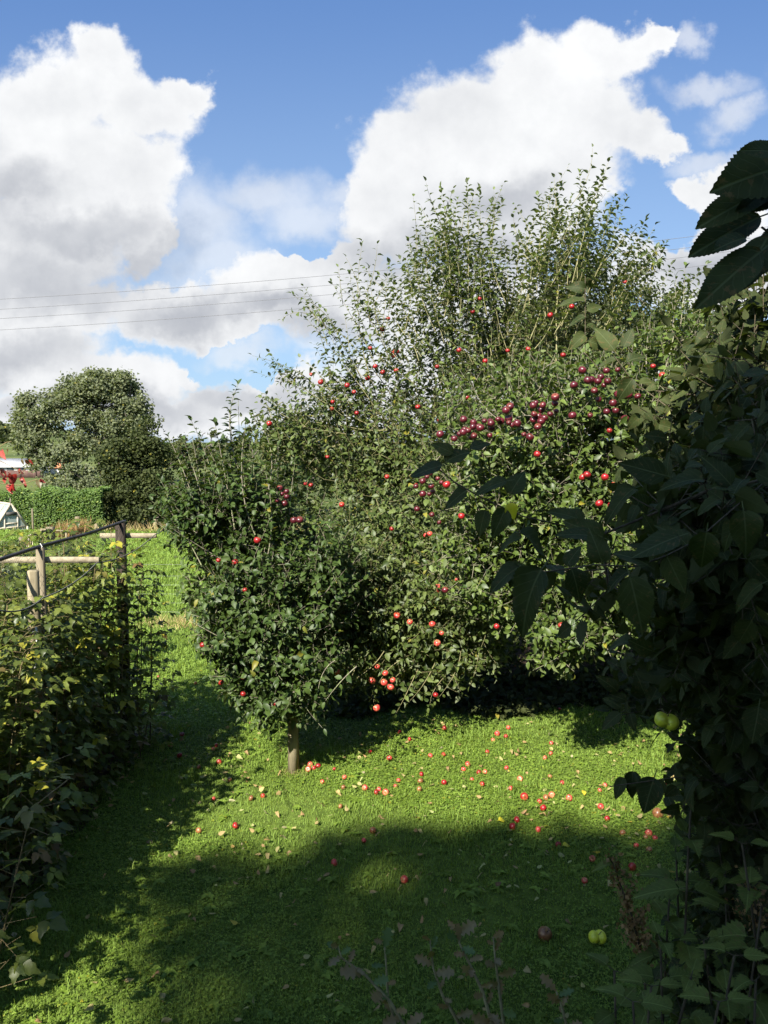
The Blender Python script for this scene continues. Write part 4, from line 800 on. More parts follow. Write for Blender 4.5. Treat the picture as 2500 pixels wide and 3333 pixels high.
# ---- the large red apple tree
def tree_b():
    base = np.array([P(1560, 2100, 9.3)[0], 9.3, 0.])
    t1 = [(1435, 612), (1405, 660), (1520, 592), (1370, 690), (1560, 640), (1600, 662), (1640, 655), (1490, 650), (1460, 700), (1330, 780), (1300, 840), (1270, 860), (1235, 900), (1545, 700), (1590, 740), (1420, 760), (1350, 850), (1500, 760), (1640, 745), (1690, 765), (1670, 830), (1725, 790), (1750, 640), (1770, 690), (1800, 618), (1835, 600), (1885, 563), (1862, 640), (1918, 640), (1905, 690), (1960, 568), (1945, 640), (2000, 640), (1985, 690), (2040, 645), (2020, 720), (2100, 715), (2060, 760), (2115, 780), (2080, 830), (1830, 700), (1790, 760), (1860, 760), (1930, 760), (1700, 860), (1740, 880), (1560, 800), (1470, 820), (1390, 900), (1250, 960), (1180, 990), (2130, 815), (2120, 870), (2240, 900), (2300, 860), (2350, 930), (2170, 790), (2270, 960), (1980, 800), (2050, 860), (1900, 860), (1810, 850), (1650, 900), (1545, 880), (2185, 860)]
    conv = lambda x: (1600+(x-1600)*.34+rng.normal(0, 30), 1400)
    sh = shoot_fan(t1, conv, 8.3, .55, (.30, .55), s=.083)
    sh += [(a+(b-a)*f, a+(b-a)*f+norm(b-a)*.32+rng.normal(0, .14, 3), 10, .078) for (a, b, _, _) in list(sh) for f in rng.uniform(.15, .8, 2)]
    extra = [(tx+rng.normal(0, 30), ty+rng.uniform(50, 230)) for tx, ty in t1 for _ in range(1)]
    sh += shoot_fan(extra, conv, 8.3, .6, (.22, .4), s=.08)
    # arching limbs on the upper left
    arcs = [((1270, 1280), (950, 957)), ((1230, 1300), (1180, 788)), ((1240, 1350), (832, 1212)), ((1230, 1340), (1000, 1040)), ((1250, 1400), (880, 1150)), ((1260, 1400), (845, 1290)), ((1240, 1230), (1080, 920)), ((1250, 1180), (1140, 890)), ((1130, 1180), (1020, 1120)), ((1090, 1270), (905, 1190)), ((1250, 1420), (800, 1370)), ((1150, 1350), (870, 1330)), ((1260, 1150), (1160, 960)), ((1280, 1200), (1200, 870)), ((1180, 1230), (1060, 1010)), ((1120, 1130), (1010, 1010)), ((1000, 1270), (930, 1240)), ((1300, 1250), (1215, 980)), ((1060, 1060), (985, 1010)), ((1180, 1420), (930, 1380))]
    for (a, b) in arcs:
        d = 8.0+rng.uniform(-.3, .3); A = P(*a, d); B = P(*b, d-.15); L = np.linalg.norm(B-A); sh.append((A, B, int(L/.034), .075))
        for k in range(3 if L > .6 else 1): f = rng.uniform(.3, .85); q = A+(B-A)*f; e = q+norm(B-A)*.22+rng.normal(0, .12, 3)+np.array([0, 0, .08]); sh.append((q, e, 8, .07))
    # skirt drooping to the lawn
    for (a, b, d) in (((1400, 2100), (1230, 2260), 7.0), ((1300, 2150), (1215, 2290), 6.9), ((1420, 2150), (1330, 2285), 6.9), ((1500, 2120), (1420, 2280), 6.9), ((1250, 2120), (1110, 2230), 6.7), ((1450, 2200), (1400, 2300), 6.9), ((1560, 2080), (1530, 2230), 7.1), ((1350, 2200), (1290, 2320), 6.9), ((1600, 1980), (1560, 2120), 6.9), ((1180, 2120), (1130, 2270), 6.8), ((1460, 2120), (1500, 2250), 7.0), ((1000, 2130), (1010, 2240), 6.6)): sh.append((P(*a, d), P(*b, d-.1), 12, .075))
    ells = [(1560, 1230, 330, 260, 8.6, .8, 5.5), (1470, 960, 150, 200, 8.4, .5, 1.0), (1880, 920, 160, 200, 8.4, .5, 1.1), (1130, 1450, 270, 210, 8.2, .6, 3.2), (1350, 1520, 300, 230, 8.3, .8, 3.6), (1280, 1800, 290, 270, 7.9, .8, 4.2), (1330, 2060, 270, 200, 7.4, .6, 4.4), (1150, 2000, 170, 260, 7.2, .5, 3.2), (1480, 2060, 170, 150, 7.5, .6, 1.5), (1150, 1260, 130, 110, 8.1, .35, .35), (1780, 1170, 300, 140, 8.5, .6, 2.2), (1500, 2000, 230, 200, 7.7, .6, 1.6), (1120, 2060, 120, 180, 7.2, .4, 1.0), (930, 1450, 110, 120, 8.0, .4, .7)]
    fk = np.array([base[0], 9.3, .9])
    limbs = [[base, fk, P(1560, 1500, 9.0), P(1500, 1100, 8.6)], [fk, P(1350, 1700, 8.6), P(1270, 1400, 8.2), P(1160, 1200, 8.1), P(1000, 1000, 8.0)], [fk, P(1700, 1500, 8.8), P(1760, 1200, 8.6)], [fk, P(1400, 1950, 8.2), P(1300, 2050, 7.6), P(1200, 2150, 7.1)], [P(1560, 1500, 9.0), P(1500, 1540, 8.6), P(1380, 1200, 8.3), P(1280, 1050, 8.2)], [P(1560, 1500, 9.0), P(1640, 1350, 8.1), P(1570, 1060, 8.05)], [P(1640, 1350, 8.1), P(1690, 1290, 8.0), P(1615, 1010, 8.0)], [P(1760, 1200, 8.6), P(1810, 1180, 8.0), P(1812, 860, 8.0)]]
    t = apple_tree('apple_tree', 'large spreading apple tree with tall shoots and scattered red apples', base, limbs, ells, 4700, 7, .062, TLW, M_B, M_TWIG, rtip=.0018, rmax=.10, upright=.8, twl=.2, shoots=sh, shell=.5, shoot_r=.0026)
    l3 = [(972, 603), (943, 656), (592, 686), (567, 730), (620, 822), (610, 828), (628, 822), (616, 840), (538, 884), (569, 908), (625, 901), (272, 917), (312, 949), (506, 933), (422, 963), (450, 990), (886, 817), (995, 862), (1088, 818), (1173, 812), (1265, 671), (1354, 636), (1318, 837), (1575, 533), (361, 1031), (358, 1060), (461, 1078), (98, 1122), (715, 1052), (803, 1108), (891, 1078), (919, 1013), (340, 1258), (517, 808), (795, 885)]
    hang(t, 'red_apple', cr(l3, 800, 500, 1.276), 7.78, .024, .10)
    l4 = [(987, 290), (1015, 297), (1105, 145), (1182, 403), (1152, 617), (1427, 252), (1585, 300), (1336, 700), (1603, 893), (1453, 533), (1635, 567)]
    hang(t, 'red_apple', cr(l4, 400, 1400, 1.659), 7.28, .022, .10)
    l5 = [(1154, 1303), (1375, 1277), (1417, 1313), (1458, 1350), (1410, 1362), (1446, 1388), (1345, 1352), (1371, 1500), (1482, 1004)]
    hang(t, 'pink_apple', cr(l5, 400, 1400, 1.659), 6.75, .028, .04)
    l6 = [(148, 1288), (190, 1328), (47, 1278), (170, 1373), (137, 882), (120, 888), (261, 1087), (277, 1010), (175, 1117)]
    hang(t, 'pink_apple', cr(l6, 1300, 1100, 1.3825), 6.7, .024, .05)
    hang(t, 'red_apple', [(1418, 2262), (1433, 1920), (1292, 2003)], 6.75, .028)
tree_b()
# ---- dark-red fruited tree on the right
def tree_c():
    base = np.array([P(2180, 2300, 7.6)[0], 7.6, 0.]); fk = base+np.array([0, 0, .8])
    ells = [(1850, 1380, 420, 200, 6.5, .6, 4.5), (2150, 1350, 300, 260, 6.4, .7, 3.2), (1700, 1600, 330, 230, 6.5, .6, 4.0), (2050, 1700, 350, 260, 6.3, .7, 4.5), (1650, 1850, 240, 180, 6.6, .5, 2.2), (1960, 1950, 280, 150, 6.3, .5, 3.2), (1700, 1930, 200, 130, 6.8, .5, 1.8), (2330, 1750, 260, 300, 6.3, .7, 2.4), (1850, 2080, 110, 80, 6.0, .3, .7), (2250, 1150, 180, 120, 6.6, .5, .8)]
    tips = [(2000, 1180), (2060, 1120), (1920, 1150), (2150, 1080), (2210, 1040), (2290, 1090), (2310, 990), (2180, 960), (2200, 900), (2230, 870), (2120, 1020), (2400, 1050), (2350, 1120), (1880, 1200), (1760, 1230), (1700, 1280), (1990, 1240), (2080, 1200), (2260, 1180)]
    sh = shoot_fan(tips, lambda x: (2050+(x-2050)*.5, 1700), 6.4, .4, (.3, .5), s=.068)
    for (a, b, d) in (((1880, 2050), (1850, 2170), 5.9), ((1960, 2060), (1990, 2140), 5.9), ((1800, 2050), (1790, 2110), 6.0), ((2050, 2060), (2020, 2140), 5.8), ((1830, 1980), (1760, 2080), 6.0), ((1700, 1980), (1660, 2060), 6.2)): sh.append((P(*a, d), P(*b, d-.1), 9, .075))
    limbs = [[base, fk, P(1950, 1700, 7.1), P(1900, 1450, 6.6)], [fk, P(1750, 1850, 6.9), P(1500, 1650, 6.5), P(1420, 1500, 6.4)], [fk, P(2150, 1700, 6.8), P(2200, 1300, 6.5)], [fk, P(2000, 2000, 6.6), P(1880, 2020, 6.1)], [P(1950, 1700, 7.1), P(1830, 1500, 6.3), P(1700, 1390, 6.05), P(1640, 1380, 6.0)]]
    t = apple_tree('apple_tree', 'apple tree heavy with clusters of purple-red apples', base, limbs, ells, 3500, 7, .064, TLW, M_C, M_BARK, rtip=.0024, rmax=.09, upright=.55, twl=.19, shoots=sh, shell=.5)
    l3 = [(1398, 900), (1498, 902), (1545, 898), (1420, 942), (1436, 940), (1475, 928), (1462, 946), (1503, 945), (1487, 963), (1363, 962), (1448, 985), (1547, 1000), (1573, 1004), (1590, 1003), (1628, 1008), (1465, 1022), (1526, 1036), (1286, 1012), (1284, 1038), (1205, 1035), (1195, 1046), (1228, 1064), (1197, 1082), (1217, 1091), (1264, 1082), (1290, 1070), (1227, 1113), (1193, 1107), (1213, 1135), (1098, 1050), (1080, 1066), (1357, 1088), (1430, 1087), (1537, 1068), (1499, 1072), (1092, 1100), (1106, 1127), (1018, 1121), (1020, 1140), (975, 1140), (946, 1117), (910, 1145), (888, 1165), (943, 1135), (937, 1180), (1155, 1167), (1180, 1178), (1511, 1150), (1575, 1102), (808, 1166), (1060, 1113), (905, 1105), (930, 1150), (955, 1160), (968, 1150), (990, 1130), (1005, 1150), (1030, 1130), (1045, 1118), (920, 1160), (880, 1178), (948, 1188), (1075, 1118), (1115, 1110), (1245, 1060), (1250, 1100)]
    l3 = l3[:52]+[(x+random.uniform(-22, 22), y+random.uniform(-26, 22)) for x, y in l3[52:]]
    hang(t, 'purple_apple', cr(l3, 800, 500, 1.276), 5.66, .025, .08)
    l5 = [(620, 523), (845, 615), (825, 627), (925, 627), (965, 665), (900, 745), (955, 755), (945, 417), (75, 668), (105, 645), (125, 625), (140, 610), (173, 633), (143, 667), (190, 650), (150, 692), (135, 703), (105, 703), (80, 770), (147, 795), (180, 830), (206, 1134), (280, 802), (438, 1298), (648, 1123), (728, 1292), (1142, 127), (1183, 167), (213, 660)]
    hang(t, 'red_apple', cr(l5[:8]+l5[22:], 1300, 1100, 1.3825), 5.66, .024, .08); hang(t, 'purple_apple', cr(l5[8:22], 1300, 1100, 1.3825), 5.84, .023, .08)
tree_c()

# ---- near dark apple tree on the right (its leaves hang close to the camera)
def tree_d():
    base = np.array([2.3, 3.2, 0.]); fk = base+np.array([0, -.1, 1.2])
    root = thing('apple_tree', base, 'shaded apple tree overhanging the near right side with large dark leaves and a green apple', 'apple tree')
    ells = [(2430, 1450, 130, 180, 2.3, .5, 1.8), (2390, 1750, 160, 230, 2.1, .5, 3.0), (2420, 2100, 160, 260, 2.3, .5, 3.4), (2310, 2250, 150, 170, 2.7, .4, 1.4), (2440, 2450, 120, 220, 2.4, .4, 2.2), (2200, 1700, 110, 90, 2.0, .3, .5), (2320, 2500, 110, 120, 2.5, .3, .8), (2450, 1250, 110, 160, 2.6, .4, 1.6), (2230, 2020, 110, 110, 2.3, .3, .8), (2440, 1050, 90, 100, 2.8, .3, .9), (2300, 1230, 110, 80, 2.9, .3, .5), (2400, 2650, 160, 130, 2.8, .4, 1.6), (2250, 1400, 160, 120, 3.0, .4, .9), (2180, 1560, 130, 100, 2.6, .4, .5), (1980, 1900, 160, 60, 2.0, .3, .35), (2150, 2200, 120, 120, 2.9, .3, .7)]
    pts, _ = sample(ells, 560, .6)
    limbs = [[base, fk, P(2600, 1900, 2.4), P(2500, 1560, 1.75), P(2385, 1657, 1.62), P(2269, 1758, 1.58), P(2168, 1809, 1.56), P(2067, 1845, 1.56), P(1936, 1838, 1.56), P(1770, 1862, 1.56)],
             [fk, P(2560, 2300, 2.7), P(2350, 2250, 2.7), P(2180, 2300, 2.8), P(2000, 2330, 2.8)], [P(2500, 1560, 1.75), P(2300, 1600, 1.8), P(1960, 1740, 1.8), P(1700, 1680, 1.75), P(1633, 1650, 1.75), P(1568, 1620, 1.75), P(1480, 1570, 1.75), P(1420, 1520, 1.75)],
             [P(2600, 1900, 2.4), P(2600, 1200, 1.8), P(2560, 800, 1.2), P(2480, 740, 1.15)], [P(2560, 2300, 2.7), P(2480, 2560, 2.4), P(2200, 2530, 2.2), P(1985, 2560, 2.2)], [P(2600, 1200, 1.8), P(2420, 1330, 2.9), P(2300, 1290, 3.0), P(2000, 1260, 3.1), P(1905, 1150, 3.1), P(1905, 900, 3.1)], [P(2420, 1330, 2.9), P(2180, 1330, 2.9), P(2060, 1240, 3.0), P(2000, 1160, 3.0)]]
    node, par, tips = skeleton(limbs, pts, step=.12, sag=.03); r = radii(node, par, .0016, .075, .40); ch = np.array([i for i in range(len(node)) if par[i] >= 0]); rb = r[ch]; ra = np.minimum(r[par[ch]], rb*1.25)
    st = node[[t[1] for t in tips]]; pr = node[[par[t[1]] for t in tips]]; dirs = norm(norm(st-pr)*.8+np.array([-.2, 0, .1])+rng.normal(0, .4, st.shape)); b, (sa, sb) = sprays(st, dirs, .13, 6, .068, TH2, up=.35, droop=.8); batches = [b]
    b, (sa2, sb2) = sprays(pr, norm(rng.normal(size=pr.shape)), .08, 3, .062, TH2, up=.3, droop=.8); batches.append(b)
    EX = [ # base px, tip px, depth, tilt
        (2168, 1548, 2023, 1505, 1.55, 0), (2290, 1562, 2170, 1545, 1.5, 1), (2049, 1874, 2103, 2066, 1.45, 0), (1690, 1735, 1815, 1790, 1.6, 1), (1700, 1748, 1612, 1768, 1.6, 1), (1645, 1655, 1608, 1745, 1.7, 0), (1650, 1565, 1540, 1592, 1.7, 1), (1660, 1610, 1705, 1525, 1.75, 0), (1440, 1515, 1330, 1540, 1.75, 1),
        (1475, 1475, 1405, 1440, 1.75, 0), (1450, 1505, 1525, 1450, 1.75, 1), (1530, 1460, 1592, 1432, 1.8, 1), (1520, 1595, 1443, 1645, 1.75, 1), (1690, 1845, 1582, 1905, 1.6, 1), (1700, 1835, 1640, 1895, 1.6, 1), (1765, 1850, 1650, 2040, 1.5, 1), (1930, 1745, 1815, 1725, 1.65, 1), (1965, 1750, 1835, 1690, 1.7, 0), (2065, 1590, 1955, 1660, 1.75, 1),
        (2210, 1745, 2055, 1800, 1.5, 1), (2045, 1860, 1965, 1900, 1.6, 1), (1900, 1700, 1800, 1640, 1.75, 1), (1860, 1850, 1900, 1960, 1.55, 0), (1960, 1830, 1930, 1740, 1.6, 0), (2110, 1840, 2010, 1780, 1.5, 1), (2170, 1810, 2230, 1930, 1.5, 0), (2240, 1780, 2170, 1690, 1.6, 1), (2300, 1730, 2280, 1860, 1.5, 0), (1580, 1660, 1555, 1740, 1.75, 0), (1770, 1870, 1740, 1960, 1.55, 0),
        (1905, 940, 1850, 925, 3.1, 0), (1905, 905, 1925, 940, 3.1, 0), (1905, 980, 1830, 965, 3.1, 1), (1910, 1010, 1960, 990, 3.1, 0), (1905, 1030, 1850, 1050, 3.1, 1), (1908, 1060, 1970, 1075, 3.1, 1), (1905, 1090, 1860, 1120, 3.1, 0), (1915, 1110, 1985, 1130, 3.1, 0), (2000, 1140, 1940, 1060, 3.0, 0), (2030, 1130, 2060, 1065, 3.0, 0), (2005, 1170, 1950, 1180, 3.0, 1), (2040, 1180, 2100, 1140, 3.0, 1),
        (2060, 1230, 2010, 1300, 3.0, 0), (2080, 1250, 2140, 1230, 3.0, 1),
        (2010, 2250, 1955, 2200, 2.7, 0), (2100, 2260, 2070, 2195, 2.7, 0), (2020, 2320, 1955, 2370, 2.7, 1), (1985, 2310, 1935, 2300, 2.75, 1), (2040, 2280, 1990, 2260, 2.7, 0), (2120, 2280, 2150, 2210, 2.65, 0), (2180, 2200, 2190, 2290, 2.7, 0), (2250, 2100, 2240, 2245, 2.2, 0), (2440, 2140, 2400, 2260, 2.0, 1), (2060, 2510, 2050, 2600, 2.3, 0), (2130, 2530, 2090, 2650, 2.2, 1), (2080, 2520, 2040, 2560, 2.3, 0), (2160, 2540, 2120, 2600, 2.3, 0), (2030, 2530, 2000, 2600, 2.3, 1),
        (2380, 1580, 2300, 1480, 1.6, 1), (2420, 1660, 2440, 1800, 1.55, 0), (2400, 1700, 2330, 1780, 1.6, 1), (2480, 1900, 2380, 1960, 1.6, 1), (2470, 2300, 2450, 2420, 1.8, 0)]
    for (x0, y0, x1, y1, d, tl) in EX:
        p, q = P(x0, y0, d), P(x1, y1, d+random.uniform(-.02, .02)); L = np.linalg.norm(q-p); toc = norm(C0-p); nn = norm(toc*(.55 if tl else 1.0)+np.array([random.uniform(-.25, .25), 0, .75 if tl else .25])); batches.append(place(TH, p[None], (q-p)[None], nn[None], L, wide=1.05 if not tl else 1.0, curl=(.4, 2.0)))
    BIG = [(2540, 500, 2441, 467), (2550, 545, 2366, 574), (2520, 612, 2290, 695), (2475, 705, 2262, 798), (2478, 816, 2290, 966), (2500, 770, 2412, 914), (2560, 640, 2420, 655), (2560, 790, 2470, 870), (2425, 775, 2340, 788), (2560, 880, 2530, 980), (2600, 560, 2500, 640), (2590, 720, 2480, 790)]
    for i, (x0, y0, x1, y1) in enumerate(BIG):
        d = 1.12+.03*(i % 4); p, q = P(x0, y0, d), P(x1, y1, d-.04); toc = norm(C0-p); nn = norm(toc+np.array([.25*math.sin(i*2), 0, .45])); batches.append(place(TLONG if i != 1 else TH, p[None], (q-p)[None], nn[None], np.linalg.norm(q-p), wide=(1.0, 1.15, .95, .85, 1.0, 1.0)[i] if i < 6 else .9, curl=(.8, 1.1)))
    A = np.vstack([node[par[ch]], sa, sa2]); B = np.vstack([node[ch], sb, sb2]); n1 = len(sa)+len(sa2)
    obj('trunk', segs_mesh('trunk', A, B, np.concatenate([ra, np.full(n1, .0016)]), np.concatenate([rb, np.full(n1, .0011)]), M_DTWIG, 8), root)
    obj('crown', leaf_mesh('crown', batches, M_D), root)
    p = P(2168, 2345, 2.1); o = bpy.data.objects.new('apple', AP['green_apple'][0]); COL.objects.link(o); o.parent = root; o.location = tuple(p-base); o.scale = (.030,)*3; o.rotation_euler = (.25, .25, -.1); o['label'] = 'yellow-green double-lobed apple'
    # single yellow leaf
    y = leaf_mesh('yellow_leaf', [place(TH, P(1652, 1640, 1.7)[None], (P(1682, 1690, 1.7)-P(1652, 1640, 1.7))[None], norm(np.array([[.1, -1, .3]])), .038, wide=1.2)], M_YEL); yo = obj('leaf', y, root); yo['label'] = 'bright yellow leaf'
M_YEL = leaf_mat('yellow_leaf', (.55, .50, .03), (.65, .60, .05), old=(.5, .4, .03), trans=.3)
tree_d()

def undergrowth():
    n = 17000; X = rng.uniform(-.6, 4.8, n); Y = 7.75+rng.random(n)*3.6+.2*np.sin(X*4); hh = np.clip((Y-7.7)*.35, .08, .6); hh = np.where((X > .6) & (Y > 8.9), hh*2.6, hh); Z = rng.random(n)**.8*hh*(.7+.5*np.sin(X*2.1+Y*1.7)+.3*(X > 1.5))+.01  # weeds spread forward and raised at the back to darken the shaded hollow
    b = place(TLW, np.stack([X, Y, Z], 1), rng.normal(size=(n, 3)), norm(np.array([[0, -.3, 1.]])+rng.normal(0, .45, (n, 3))), rng.uniform(.05, .11, n))
    tag(obj('undergrowth', leaf_mesh('undergrowth', [b], M_ALD)), 'weeds and ivy massed dark to deepen the shade under the big apple trees', 'undergrowth', kind='stuff')
undergrowth()
# ---- tree standing behind the photographer: it throws the shade over the near lawn
def shade_tree():
    T0 = 25.0; base = np.array([-10.0, -15.5, 0.]); root = thing('garden_tree', base, 'tall dense tree behind the viewpoint shading the near lawn', 'tree')
    lob = [(.3, 3.9, 1.0), (-.75, 4.35, .55), (.95, 4.75, .6), (.45, 4.9, .35), (1.9, 4.1, 1.15), (3.2, 4.4, 1.1), (4.2, 5.2, 1.0), (3.0, 3.0, 1.7), (.6, 2.5, 1.5), (-.75, 3.1, .62), (1.8, 2.2, 1.8), (4.6, 3.5, 1.6), (2.4, 5.15, .45), (-1.1, 2.2, .7), (0, 1.0, 1.6), (5.5, 4.5, 1.2), (5.0, 6.3, .8), (6.3, 7.6, 1.2), (5.6, 5.4, 1.0), (7.0, 6.0, 1.4), (3.9, 5.9, .35), (-.25, 5.05, .3), (4, 1.5, 2), (-2.9, 2.2, .7), (1.35, 5.0, .28), (.1, 5.2, .22), (2.1, 4.95, .35), (-1.2, 4.7, .3), (.75, 5.2, .2)]
    pts = []; out = []
    for (x, y, r) in lob:
        n = int((1400 if r > 1.65 else 1800)*r*r)+90; q = norm(rng.normal(size=(n, 3)))*rng.random((n, 1))**.55*r*1.08; q[:, 1] *= .72; c = np.array([x, y, 0])+SUN*T0; pts.append(c+q)
    pts = np.vstack(pts); N = len(pts); b = place(TL, pts, rng.normal(size=(N, 3)), norm(SUN[None]+rng.normal(0, .6, (N, 3))), rng.uniform(.09, .17, N))
    obj('crown', leaf_mesh('crown', [b], M_ALD), root); tp = pts[rng.integers(0, N, 120)]; node, par, tips = skeleton([[base, base+np.array([.3, .3, 6]), np.mean(pts, 0)]], tp, step=.8)
    r = radii(node, par, .02, .35, .45); ch = np.array([i for i in range(len(node)) if par[i] >= 0]); obj('trunk', segs_mesh('trunk', node[par[ch]], node[ch], np.minimum(r[par[ch]], r[ch]*1.6), r[ch], M_FARB, 6), root)
shade_tree()

def light_blocker(name, label, cx, cy, lx, ly, h, rot, n=9000):  # added out of view to block sky light: leaf shell on a solid core
    root = thing(name, (cx, cy, 0), label, 'hedge'); f = rng.random(n); u = rng.uniform(-.5, .5, n); v = rng.random(n); side = np.where(f < .4, -.5, np.where(f < .8, .5, rng.uniform(-.5, .5, n))); z = np.where(f < .8, v*h, h*rng.uniform(.95, 1.02, n)); q = np.stack([u*lx, side*ly+rng.normal(0, .06, n), z+.1*np.sin(u*lx*3)*v], 1)@zrot(rot).T+np.array([cx, cy, 0])
    obj('foliage', leaf_mesh('foliage', [place(TL, q, rng.normal(size=(n, 3)), norm(rng.normal(size=(n, 3))), rng.uniform(.14, .24, n))], M_ALD), root); m = MB(); m.box((cx, cy, h*.48), (lx*.97, ly*.6, h*.95), zrot(rot), bev=.05); obj('stem', m.mesh('stem', M_FARB, False), root)
light_blocker('blocker_hedge', 'unseen hedge added behind the viewpoint to block sky light', 0, -3.4, 13, 1.2, 4.6, 0)
light_blocker('blocker_hedge', 'unseen hedge added beyond the near apple tree to block sky light', 5.6, 2.2, 11, 1.2, 4.8, R(90))

# ================================================================== NEAR PLANTS
def nettle(px, py, d, label, size=.085, pairs=9, lean=(0, 0), z0=0):
    top = P(px, py, d); base = np.array([top[0]+lean[0], top[1]+lean[1], z0]); root = thing('stinging_nettle', base, label, 'nettle', 'nettles at the lawn edge'); m = MB()
    H = top-base; n = 8; f = np.linspace(0, 1, n)[:, None]; wv = np.array([rng.normal(0, .05), rng.normal(0, .03), 0]); pts = base+H*f+wv*np.sin(f*math.pi); m.tube(pts, np.linspace(.006, .003, n), 6); pos, ax, nn, sz = [], [], [], []
    for k in range(pairs):
        ff = 1-k*.085*(1+.03*k); 
        if ff < .1: break
        p = base+H*ff+wv*math.sin(ff*math.pi); an = k*1.571+.4+px
        for s in (0, math.pi):
            a = np.array([math.cos(an+s), math.sin(an+s), .28 if k < 2 else -.15]); q = p+a*.02; pos.append(q); ax.append(a); nn.append(np.array([0, -.15, 1.])-a*.1+rng.normal(0, .12, 3)); sz.append(size*(.55+.5*min(1, k/2))*rng.uniform(.85, 1.15)); m.tube([p, q], [.0014, .001], 4)
    obj('stem', m.mesh('stem', M_DTWIG), root); obj('leaves', leaf_mesh('leaves', [place(TN, np.array(pos), np.array(ax), norm(np.array(nn)), np.array(sz), curl=(.5, 1.2))], M_NET), root)
nettle(2252, 2575, 2.35, 'tallest nettle, its pale top crossing the dark apple leaves', .12, 11, (.16, .1))
nettle(2415, 2745, 2.2, 'nettle with narrow spreading leaves next to the picture edge', .12, 10, (.1, .1))
nettle(2150, 3060, 2.2, 'nettle in front of the brown dock stalk', .11, 9, (.08, .05))
nettle(2290, 3060, 2.3, 'nettle with upright top leaves between two others', .105, 10, (.05, .1))
nettle(2000, 3160, 2.1, 'lowest nettle, nearest the lawn', .11, 9, (.12, .05))
nettle(2390, 3110, 2.05, 'nettle half hidden low among the dark stems', .11, 9, (.05, .05))
nettle(2120, 3210, 2.0, 'short nettle below the dock stalk', .11, 9, (.05, .05))
nettle(2360, 2850, 2.5, 'rounder-leaved nettle beside the tallest one', .10, 11, (-.02, .1))
for q in ((2180, 2900, 2.6, 'nettle between the dock stalk and the tall nettles', (.05, .1)), (2480, 2950, 2.2, 'nettle cut by the picture edge below the dock', (.05, .05)), (2250, 3180, 2.0, 'broad-leaved nettle at the very bottom, left of the half hidden one', (.05, .05)), (2460, 3190, 2.0, 'nettle in the bottom corner', (.04, .04)), (2060, 3260, 1.95, 'small nettle poking up at the bottom, lawn side', (.05, .05)), (2330, 2700, 2.6, 'nettle between the tallest one and the edge one', (.05, .1)), (2200, 2770, 2.7, 'nettle standing behind the tallest one, lawn side', (.05, .1)), (2340, 3260, 1.9, 'nettle lowest in the middle of the clump', (.05, .05))): nettle(q[0], q[1], q[2], q[3], .115, 10, q[4])
def dock(px0, py0, px1, py1, d, label, n=800):
    a = P(px0, py0, d); b = P(px1, py1, d+.1); base = b+(b-a)*.2; base[2] = 0; base[0] = b[0]+.1; root = thing('dock_plant', base, label, 'dock plant', 'docks gone to seed'); m = MB(); m.tube([base, b, (a+b)/2+np.array([.01, 0, 0]), a], [.006, .005, .004, .002], 6)
    pos = []
    for k in range(13):
        f = k/12; p = b+(a-b)*f; L = .10*(1-.75*f)+.01; an = k*2.4; e = p+np.array([math.cos(an)*L*.6, math.sin(an)*L*.6, L*.8]); m.tube([p, e], [.002, .001], 4)
        for j in range(int(n/13*(1.3-f))): t = random.random(); pos.append(p+(e-p)*t+rng.normal(0, .010, 3))
    pos = np.array(pos); N = len(pos); obj('stem', m.mesh('stem', M_DTWIG), root); obj('seed_head', leaf_mesh('seed_head', [place(TFS, pos, rng.normal(size=(N, 3)), norm(rng.normal(size=(N, 3))), rng.uniform(.009, .016, N))], M_SEED), root)
    lp = np.array([a, a+(b-a)*.1, b, b+(b-a)*.1, base+np.array([0, 0, .15]), base+np.array([0, 0, .2])]); N = len(lp); obj('leaves', leaf_mesh('leaves', [place(TH, lp, np.array([(-1, -.2, .05), (.9, -.3, .1), (-1, -.4, -.2), (1, -.3, -.3), (-1, -.5, .3), (.8, -.8, .3)]), np.tile((0, -.3, 1.), (N, 1)), np.array([.07, .06, .09, .1, .16, .18]), wide=.7)], M_NET), root)
TFS = T_far(.6)
dock(1995, 2810, 2095, 3140, 2.6, 'brown seeding dock stalk leaning over the lawn right of the split apple')
dock(2440, 2860, 2460, 3060, 2.3, 'brown seeding dock low at the picture edge among nettles', 260)
def oak_sprig(pts, d, label, nl, size=.05):
    q = [P(x, y, d+.02*i) for i, (x, y) in enumerate(pts)]; base = q[0]+np.array([0, .05, 0]); base[2] = 0; root = thing('oak_sapling', base, label, 'oak sapling', 'oak saplings'); m = MB(); m.tube([base]+q, np.linspace(.007, .0022, len(q)+1), 6, wob=.2)
    Q = np.array(q); seg = np.linspace(0, len(Q)-1.001, nl); pos = np.array([Q[int(s)]+(Q[int(s)+1]-Q[int(s)])*(s-int(s)) for s in seg]); N = nl; an = np.arange(N)*2.4+random.random()*6; d0 = norm(Q[-1]-Q[0]); ax = norm(np.stack([np.cos(an), -.5+.6*np.sin(an), .45+0*an], 1)+d0*.45*(np.arange(N) > N-4)[:, None]); nn = norm(np.array([[0, -.7, .7]])+rng.normal(0, .4, (N, 3)))
    obj('stem', m.mesh('stem', M_TWIG), root); obj('leaves', leaf_mesh('leaves', [place(TO, pos, ax, nn, 1.1*size*rng.uniform(.55, 1.25, N), wide=1.0, curl=(.3, 1.6))], M_OAK), root)
oak_sprig([(1320, 3345), (1270, 3260), (1185, 3170), (1112, 3118), (1100, 3080)], 2.35, 'oak sapling with thick bent stem and pinkish brown lobed leaves', 13, .058)
oak_sprig([(1500, 3340), (1440, 3240), (1410, 3150), (1400, 3060)], 2.4, 'slender oak sapling with brown top just left of the tall one', 11, .045)
